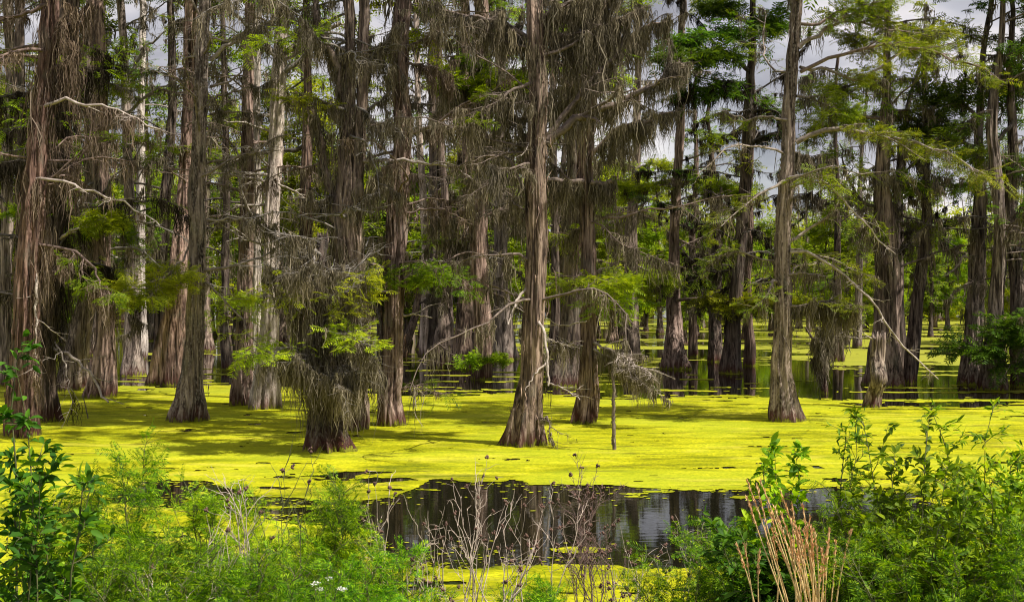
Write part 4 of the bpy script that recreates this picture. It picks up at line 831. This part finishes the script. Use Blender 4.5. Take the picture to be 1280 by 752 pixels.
# the wood beyond, one far mass of trunks and leaves
m = MB(); m2 = MB(); nT = 420
X0 = U(-75, 75, nT); Y0 = U(84, 128, nT); Hh = U(8, 13, nT) * np.where(X0 > 8, .82, 1.1)
P = np.stack([np.stack([X0 + rng.normal(size=nT) * .5 * t, Y0, Hh * t - .3], -1) for t in np.linspace(0, 1, 5)], 1)
tubes(m, P, np.outer(U(.15, .32, nT), [1.3, .9, .7, .45, .1]), 6)
fw = m.build('wood', BARK['grey'], None, True); tag(fw, 'far dense swamp wood of leafy cypresses closing the view', 'wood', kind='stuff')
nL = 30000
ti = rng.integers(0, nT, nL); t = U(.02, 1, nL)
rad = 2.6 * np.sqrt(U(0, 1, nL)) * (1.1 - .7 * t); a = U(0, 6.28, nL)
pos = np.stack([X0[ti] + np.cos(a) * rad, Y0[ti] + np.sin(a) * rad, Hh[ti] * t + rng.normal(size=nL) * .1], -1)
place(m2, FR_FAR, pos, np.stack([np.cos(a), np.sin(a), U(-.3, .2, nL)], -1), nrm(UP + rng.normal(size=(nL, 3)) * .5), U(.7, 1.5, nL))
o = m2.build('wood_foliage', FOL['yellow'], fw)

# ------------------------------------------------------------------ foreground plants on the bank
PL = {
 'feather': leaf_mat('shrub_feathery', (.025, .085, .004), (.105, .235, .006), (.36, .53, .014), .4),
 'lime': leaf_mat('shrub_lime', (.06, .13, .005), (.22, .34, .008), (.48, .57, .016), .4),
 'broad': leaf_mat('shrub_broad', (.06, .135, .006), (.155, .26, .008), (.31, .43, .014), .35),
 'darkbroad': leaf_mat('shrub_dark', (.03, .09, .010), (.06, .15, .012), (.11, .23, .014), .3),
 'blade': leaf_mat('grass_blade', (.06, .14, .012), (.11, .21, .016), (.18, .28, .03), .35),
}
STEM_G = plain_mat('stem_green', (.06, .07, .02), (.12, .12, .035), .7, 20)
STEM_B = plain_mat('stem_brown', (.05, .035, .022), (.13, .09, .06), .8, 20)
STEM_D = plain_mat('stem_dry', (.34, .26, .205), (.60, .49, .40), .8, 20)
STEM_P = plain_mat('stem_purple', (.10, .06, .05), (.22, .145, .12), .8, 20)
TAN = plain_mat('dry_straw', (.60, .40, .15), (.82, .60, .28), .75, 18)
PLUME = plain_mat('dry_plume', (.64, .33, .14), (.86, .55, .28), .85, 40)
SEED = plain_mat('seed_brown', (.06, .03, .022), (.16, .085, .06), .9, 40)
WHITE = plain_mat('petal_white', (.50, .50, .42), (.64, .64, .54), .7, 20)
YEL = None

def gz(x, y): return float(bank_h(np.array([x]), np.array([y]))[0])
def stems_fan(n, hgt, spread, lean=(0, 0), K=8, rad=.008, base=.10):
    s = np.linspace(0, 1, K)
    a = U(0, 6.28, n); sp = spread * np.sqrt(U(.02, 1, n)); h = hgt * (U(.9, 1.0, n) if n <= 3 else np.maximum(U(.38, 1.0, n), np.where(np.arange(n) < 2, .95, 0)))
    P = np.zeros((n, K, 3))
    b0 = rng.normal(size=(n, 2)) * base
    P[:, :, 0] = b0[:, :1] + (np.cos(a) * sp + lean[0])[:, None] * s ** 1.4
    P[:, :, 1] = b0[:, 1:] + (np.sin(a) * sp * .7 + lean[1])[:, None] * s ** 1.4
    P[:, :, 2] = h[:, None] * s - .06
    P[:, 1:, :2] += np.cumsum(rng.normal(size=(n, K - 1, 2)), 1) * .014 * hgt
    R = np.outer(rad * U(.7, 1.2, n), 1 - .8 * s)
    return P, R

def plant(name, label, cat, px, ytop, d, stems=8, spread=.35, kind='feather', style='feather', dens=1.0, lsize=None, lean=(0, 0), group=None, stemmat=None, branch=9, blen=(.15, .42), rad=.008):
    x = wx(px, d); g = gz(x, d); hgt = wz(ytop, d) - g
    root = thing(name, label, cat, (x, d, g), group)
    st, fo = MB(), MB()
    P, R = stems_fan(stems, hgt, spread, lean, rad=rad); tubes(st, P, R, 6)
    S, SR = spawn(P, R, branch, blen[0], blen[1], ang=(30, 65), lift=(.0, .6), tmin=.12, rmin=.003, rad=True, K=5, droop=.05); tubes(st, S, SR, 4)
    if style == 'feather':
        T, TR = spawn(S, SR, 3, .05, .16, rmin=.0018, K=3, rad=True); tubes(st, T, TR, 3)
        fronds(fo, T, 1.0 * dens, lsize or (.05, .12), FR_FINE, tmin=.3, tilt=.7, spread=1.2)
        fronds(fo, S, 3.0 * dens, lsize or (.05, .14), FR_FINE, tmin=.2, tilt=.7, spread=1.2)
        fronds(fo, P, 10 * dens, lsize or (.05, .12), FR_FINE, tmin=.4, tilt=.7, spread=1.8)
    else:
        tm = LEAF if style == 'broad' else LEAF_SLIM
        T, TR = spawn(S, SR, 3, .05, .16, rmin=.0024, K=3, rad=True); tubes(st, T, TR, 3)
        fronds(fo, S, 8 * dens, lsize or (.05, .085), tm, tmin=.1, tilt=.6, spread=1.7); fronds(fo, T, 3 * dens, lsize or (.05, .08), tm, tilt=.6, spread=1.7); fronds(fo, P, 9 * dens, lsize or (.05, .085), tm, tmin=.5, tilt=.6, spread=2.0)
    st.build('stem', stemmat or STEM_G, root, True)
    fo.build('foliage', PL[kind], root)
    return root

GP = 'shrubs growing along the near bank'
# left side
plant('sapling', 'broad-leaved dark green sapling crowding the bottom left corner', 'sapling', 18, 568, 5.0, 5, .13, 'darkbroad', 'broad', 1.1, (.05, .085), branch=8, blen=(.1, .3))
plant('sapling', 'tall broad-leaved sapling at the left edge reaching highest in front of the reddish trunk', 'sapling', 0, 396, 5.2, 3, .06, 'darkbroad', 'broad', 1.5, (.045, .075), branch=9, blen=(.08, .22))
plant('sapling', 'broad-leaved branchy sapling leaning right over the duckweed at lower left', 'sapling', 50, 556, 5.3, 3, .12, 'broad', 'broad', 1.1, (.05, .085), lean=(.02, 0), branch=8, blen=(.1, .22))
for args in [
 ('cypress_seedling', 'tall feathery seedling with a pointed tip rising left of the dark pool', 138, 540, 7.2, 2, .10, 'feather', 1.5),
 ('cypress_seedling', 'thin feathery seedling poking out of the shrubs below the dark pool arm', 258, 596, 7.0, 2, .08, 'lime', 1.3),
 ('cypress_seedling', 'short pointed seedling close to the left saplings', 96, 590, 6.6, 2, .08, 'feather', 1.4),
 ('cypress_seedling', 'slim seedling right of the greenish bare stalk, before the yellow tongue of duckweed', 408, 604, 7.0, 2, .08, 'feather', 1.3),
 ('shrub', 'feathery shrub at the bottom left beside the broad-leaved saplings', 110, 640, 6.6, 9, .45, 'feather', 1.1),
 ('shrub', 'feathery green shrub just right of the tall pointed seedling', 215, 650, 7.0, 9, .45, 'feather', 1.0),
 ('shrub', 'lime-tinted feathery shrub in front of the left end of the dark pool', 285, 612, 7.6, 8, .42, 'lime', 1.0),
 ('shrub', 'dark feathery shrub low in the bottom left foreground', 170, 690, 6.0, 9, .42, 'feather', 1.1),
 ('shrub', 'bushy feathery shrub in the left foreground under the lime-tinted one', 300, 672, 6.4, 9, .45, 'feather', 1.0),
 ('shrub', 'feathery shrub with tall thin sprigs left of the dry weeds', 372, 600, 7.4, 9, .42, 'lime', .9),
 ('shrub', 'rounded lime-green shrub above the white flowers', 440, 632, 7.2, 10, .40, 'lime', 1.1),
 ('shrub', 'dense low green shrub behind the white flowers at the bottom', 470, 692, 6.6, 9, .32, 'feather', 1.1),
 ('shrub', 'low feathery shrub at the bottom between the white flowers and the left shrubs', 372, 700, 6.1, 9, .36, 'feather', 1.0),
 ('shrub', 'wispy green shrub between the tall pointed seedling and the left saplings', 85, 612, 7.0, 7, .34, 'feather', 1.0),
 ('shrub', 'tall sprigged shrub directly behind the greenish bare stalk', 345, 618, 7.0, 9, .40, 'lime', 1.0),
 ('shrub', 'deep green shrub at the very bottom under the lime-tinted shrub', 262, 700, 5.9, 9, .38, 'feather', 1.1),
 ('shrub', 'small green tuft at the bottom centre among dry weeds', 668, 728, 7.6, 6, .14, 'feather', .8),
 ('shrub', 'dark green feathery shrub right of the pool, left of the straw grass', 905, 640, 7.6, 8, .32, 'feather', 1.1),
 ('shrub', 'low feathery shrub at the bottom, left foot of the straw grass', 868, 690, 7.2, 7, .26, 'feather', 1.0),
 ('shrub', 'dense feathery shrub at the right, behind the straw grass', 1085, 610, 7.4, 11, .42, 'feather', 1.2),
 ('shrub', 'large olive feathery shrub in the right foreground', 1130, 588, 6.8, 12, .48, 'feather', 1.1),
 ('shrub', 'bottom-corner feathery shrub at the far right edge', 1262, 640, 6.2, 11, .42, 'feather', 1.1),
 ('shrub', 'shaded feathery shrub low at the bottom right, under the broad-leaved bush', 1150, 672, 6.0, 11, .45, 'feather', 1.1)]:
    nm, lab, px, yt, d, ns, sp, kd, dn = args
    plant(nm, lab, 'seedling' if nm == 'cypress_seedling' else 'shrub', px, yt, d, ns + (2 if ns > 3 else 0), sp, kd, 'feather', dn * 1.12, group=GP if nm == 'shrub' else None, blen=(.12, .34) if ns > 3 else (.08, .3), branch=10 if ns > 3 else 26)
# right side broad-leaved
plant('sapling', 'lime broad-leaved young sapling right behind the straw grass plumes', 'sapling', 966, 545, 7.2, 4, .12, 'lime', 'broad', 1.2, (.05, .09), branch=9, blen=(.08, .24))
plant('sapling', 'thin upright sapling with small leaves left of the big right-hand bush', 'sapling', 1046, 500, 7.2, 2, .07, 'broad', 'slim', 1.0, (.04, .075), branch=14, blen=(.06, .2), lean=(.04, 0))
plant('shrub', 'broad-leaved bush with glossy green leaves standing highest at the right', 'shrub', 1135, 505, 6.9, 8, .38, 'broad', 'broad', 1.25, (.045, .078), group=GP, branch=9, blen=(.12, .36))
plant('shrub', 'yellow-green sprigged shrub with small pointed leaves, upper right of the bank', 'shrub', 1205, 486, 7.2, 6, .28, 'lime', 'slim', 1.1, (.045, .08), group=GP, branch=12, blen=(.1, .34), lean=(-.06, 0))
plant('shrub', 'bright green leafy bush filling the right edge of the foreground', 'shrub', 1248, 560, 6.5, 11, .42, 'lime', 'broad', 1.6, (.035, .068), group=GP, branch=10, blen=(.12, .36))
plant('shrub', 'broad-leaved bush low in the right foreground above the green grass blades', 'shrub', 1195, 610, 6.2, 10, .40, 'broad', 'broad', 1.6, (.034, .064), group=GP, branch=10, blen=(.12, .34))
plant('shrub', 'leafy lime sprig at the right edge beside the bright leafy bush', 'shrub', 1278, 540, 7.4, 5, .25, 'lime', 'slim', 1.2, (.045, .08), group=GP, branch=12, blen=(.1, .3))
plant('shrub', 'dark broad-leaved growth at the foot of the lime sapling', 'shrub', 960, 640, 7.0, 7, .26, 'darkbroad', 'broad', 1.2, (.05, .085), group=GP, branch=9, blen=(.1, .3))

def octa(mb, C, S):
    o = np.array([(1, 0, 0), (-1, 0, 0), (0, 1, 0), (0, -1, 0), (0, 0, 1.2), (0, 0, -1.2)])
    V = C[:, None] + S[:, None, None] * o[None] * U(.7, 1.3, (len(C), 6, 1))
    T = np.array([(0, 2, 4), (2, 1, 4), (1, 3, 4), (3, 0, 4), (2, 0, 5), (1, 2, 5), (3, 1, 5), (0, 3, 5)])
    mb.add(V, None, T[None] + np.arange(len(C))[:, None, None] * 6)
def dry_weed(label, px, ytop, d, n, spread, lean=(0, 0), mat=None, heads=True, fine=0, branch=4, name='dry_weed'):
    x = wx(px, d); g = gz(x, d); g = max(g, -.25); hgt = wz(ytop, d) - g
    root = thing(name, label, 'weed', (x, d, g), 'dry weeds along the near bank')
    st, hd = MB(), MB()
    P, R = stems_fan(n, hgt, spread, lean, K=10, rad=.0065, base=.05); tubes(st, P, R, 6)
    S, SR = spawn(P, R, branch, .15, .5, ang=(20, 50), lift=(.1, .6), tmin=.35, rmin=.0028, rad=True, K=6, droop=-.1); tubes(st, S, SR, 4)
    T, TR = spawn(S, SR, 2 + fine, .05, .2, ang=(20, 60), tmin=.4, rmin=.002, rad=True, K=4); tubes(st, T, TR, 3)
    st.build('stem', mat or STEM_D, root, True)
    tips = np.concatenate([P[:, -1], S[:, -1]])
    sel = tips[U(0, 1, len(tips)) < (.6 if heads else .25)]
    if len(sel):
        for c in sel[:60]:
            hd = MB(); octa(hd, c + rng.normal(size=(6, 3)) * .006, U(.006, .010, 6)); hd.build('seed_head', SEED, root)
for a in [('bare pale weed with seed heads rising between the lime shrub and the pool', 466, 575, 7.6, 3, .14), ('tall forked dry weed with round seed heads in front of the pool centre-left', 600, 575, 7.9, 3, .12),
          ('spreading bare twiggy weed at the bottom centre in front of the pool', 578, 618, 7.6, 4, .30), ('leaning pale weed with dark heads crossing the pool middle', 640, 648, 7.4, 3, .24),
          ('low bare weed with curled dark heads at the bottom centre right', 790, 690, 7.6, 5, .3), ('thin dry weed in front of the right end of the pool', 860, 655, 7.9, 3, .16), ('slim dark-headed weed standing left of the pool centre', 540, 640, 7.9, 2, .06),
          ('low broken dry weed at the bottom left of the near duckweed', 520, 690, 7.0, 5, .2)]:
    dry_weed(*a)
for a in [('tall bare grey twig with a forked top, in front of the pool', 690, 600, 7.7, 2, .12), ('pale many-twigged weed low in front of the pool middle', 620, 660, 7.3, 4, .30), ('crooked pale twigs between the lime shrub and the pool', 505, 622, 7.4, 2, .16), ('thin pale stalks rising from the shrub tops at far left of the pool', 320, 585, 6.6, 3, .2)]:
    dry_weed(*a, branch=6)
dry_weed('reddish-brown feathery dead weed standing in the pool middle', 730, 588, 8.2, 4, .09, mat=STEM_P, heads=True, fine=5, branch=14)
dry_weed('low reddish dry weed tangle at the bottom right of the near duckweed', 765, 672, 7.8, 5, .22, mat=STEM_P, fine=2, branch=6)
dry_weed('greenish bare branched stalk rising among the left feathery shrubs', 368, 572, 6.6, 2, .10, mat=STEM_G, heads=False, branch=7)
dry_weed('dark twiggy stalks low among the bottom left shrubs', 250, 640, 6.2, 7, .35, mat=STEM_D, heads=False, branch=4)

# straw-coloured grass with plumes
def straw(label, px, tops, d, nper):
    x = wx(px, d); g = gz(x, d); root = thing('plume_grass', label, 'grass', (x, d, g))
    for (tx, ty) in tops:
        for k in range(nper):
            hx = wx(tx + U(-7, 7), d) - x; hz = wz(ty + U(-6, 34), d) - g
            s = np.linspace(0, 1, 10); b = rng.normal(size=2) * .06
            P = np.stack([b[0] + hx * s ** 1.5, b[1] + U(-.12, .12) * s, hz * s - .03], -1)
            P[:, 0] += U(.005, .05) * np.sin(s * U(2, 4.5) + U(0, 6)) * s
            m = MB(); tubes(m, P, .0056 * (1 - .55 * s), 5); o = m.build('stalk', TAN, root, True)
            # long dry leaf along the stalk
            t = MB(); n = 120; tt = U(.80, 1.0, n); pp, tg = sample(P[None], tt[None]); pp = pp[0]; tg = tg[0]
            dr = nrm(tg + rng.normal(size=(n, 3)) * .20)
            place(t, [(np.array([(0, 0, 0), (.5, .09, 0), (1, 0, 0), (.5, -.09, 0)]), np.array([(0, 1, 2, 3)]), None)], pp, dr, nrm(rng.normal(size=(n, 3))), U(.012, .034, n))
            t.build('plume', PLUME, o)
straw('clump of tall straw-coloured plume grass fanning left in the right foreground', 1018, [(956, 598), (963, 610), (970, 618), (978, 632), (986, 640), (994, 622), (1002, 650), (1010, 632), (1016, 662), (1032, 655), (1050, 672)], 6.2, 3)
straw('small pair of dry plume stalks just left of the big straw clump', 946, [(926, 655), (938, 660)], 6.4, 2)
def blades(label, px, ytop, d, n, spread, mat=None, L=(.0075, .012)):
    x = wx(px, d); g = gz(x, d); H = wz(ytop, d) - g; root = thing('grass_clump', label, 'grass', (x, d, g))
    for k in range(n):
        s = np.linspace(0, 1, 10); a = U(0, 6.28); r = spread * U(.3, 1); h = H * U(.6, 1)
        P = np.stack([np.cos(a) * r * s ** 2, np.sin(a) * r * .6 * s ** 2, h * (s - .25 * s ** 3 * U(.2, 1.2)) - .02], -1)
        wd = U(*L) * np.interp(s, [0, .3, 1], [.7, 1, .06]); sd_ = np.array([-np.sin(a), np.cos(a), 0]); nn = np.array([np.cos(a), np.sin(a), .4])
        V = np.stack([P - wd[:, None] * sd_, P - nn * wd[:, None] * .35, P + wd[:, None] * sd_], 1)
        i = np.arange(9)[:, None] * 3 + np.arange(2)[None]; m = MB(); m.add(V, np.stack([i, i + 1, i + 4, i + 3], -1)); m.build('blade', mat or PL['blade'], root, True)
blades('clump of long green grass blades at the bottom right', 1188, 660, 5.6, 14, .32)
blades('arching green grass tuft at the bottom centre right among dry weeds', 823, 726, 7.2, 9, .16, L=(.004, .007))
blades('short grass tuft at the bottom right beside the straw grass', 1068, 716, 6.3, 10, .2, L=(.004, .008))

def flowers(label, px, ytop, d, n):
    x = wx(px, d); g = gz(x, d); H = wz(ytop, d) - g; root = thing('white_wildflower', label, 'flower', (x, d, g))
    P, R = stems_fan(n, H, .10, K=6, rad=.003, base=.04); m = MB(); tubes(m, P, R, 5); m.build('stem', STEM_G, root, True)
    for k in range(n):
        c = P[k, -1]; m = MB(); q = 30
        a = U(0, 6.28, q); r = .021 * np.sqrt(U(0, 1, q)); C = c + np.stack([np.cos(a) * r, np.sin(a) * r, .012 - r * .3 + U(-.005, .005, q)], -1)
        pet = (np.array([(-.5, 0, 0), (0, .5, .1), (.5, 0, 0), (0, -.5, .1)]), np.array([(0, 1, 2, 3)]), None)
        place(m, [pet], C, nrm(rng.normal(size=(q, 3))), nrm(UP + rng.normal(size=(q, 3)) * .5), U(.005, .009, q)); m.build('flower_head', WHITE, root)
flowers('cluster of small white flower heads low in the left foreground', 402, 702, 5.9, 16)
flowers('few white flower heads lower down at the bottom, left of the white cluster', 386, 716, 5.8, 5)

# low ground cover on the bank
m = MB(); n = 26000
x = U(-8, 8, n); y = U(4.2, 10.2, n); z = bank_h(x, y); k = (z > .02) & (z + .14 < HC - 400 / F * y + .12 * np.abs(x)); x, y, z = x[k], y[k], z[k]
a = U(0, 6.28, len(x)); place(m, LEAF_SLIM, np.stack([x, y, z - .01], -1), np.stack([np.cos(a) * .45, np.sin(a) * .45, np.ones(len(x))], -1), np.stack([np.cos(a + 1.2), np.sin(a + 1.2), np.full(len(x), .2)], -1), U(.06, .22, len(x)))
tag(m.build('ground_cover', PL['feather']), 'low green leafy ground cover growing over the near bank', 'ground cover', kind='stuff')

# ------------------------------------------------------------------ camera
cam = bpy.data.cameras.new('camera'); co = bpy.data.objects.new('camera', cam); COL.objects.link(co)
cam.sensor_width = 36; cam.lens = F / 1280 * 36; cam.shift_y = -(376 - YH) / 1280
co.location = (0, 0, HC); co.rotation_euler = (math.pi / 2, 0, 0); cam.clip_start = .05; cam.clip_end = 2000
SC.camera = co
SC.view_settings.view_transform = 'Standard'; SC.view_settings.look = 'None'; SC.view_settings.gamma = 1; SC.view_settings.exposure = 0.6
SC.cycles.filter_width = 1.1
try:
    SC.cycles.max_bounces = 6; SC.cycles.diffuse_bounces = 3; SC.cycles.transmission_bounces = 3; SC.cycles.glossy_bounces = 3
    SC.cycles.sample_clamp_indirect = 5
except Exception: pass
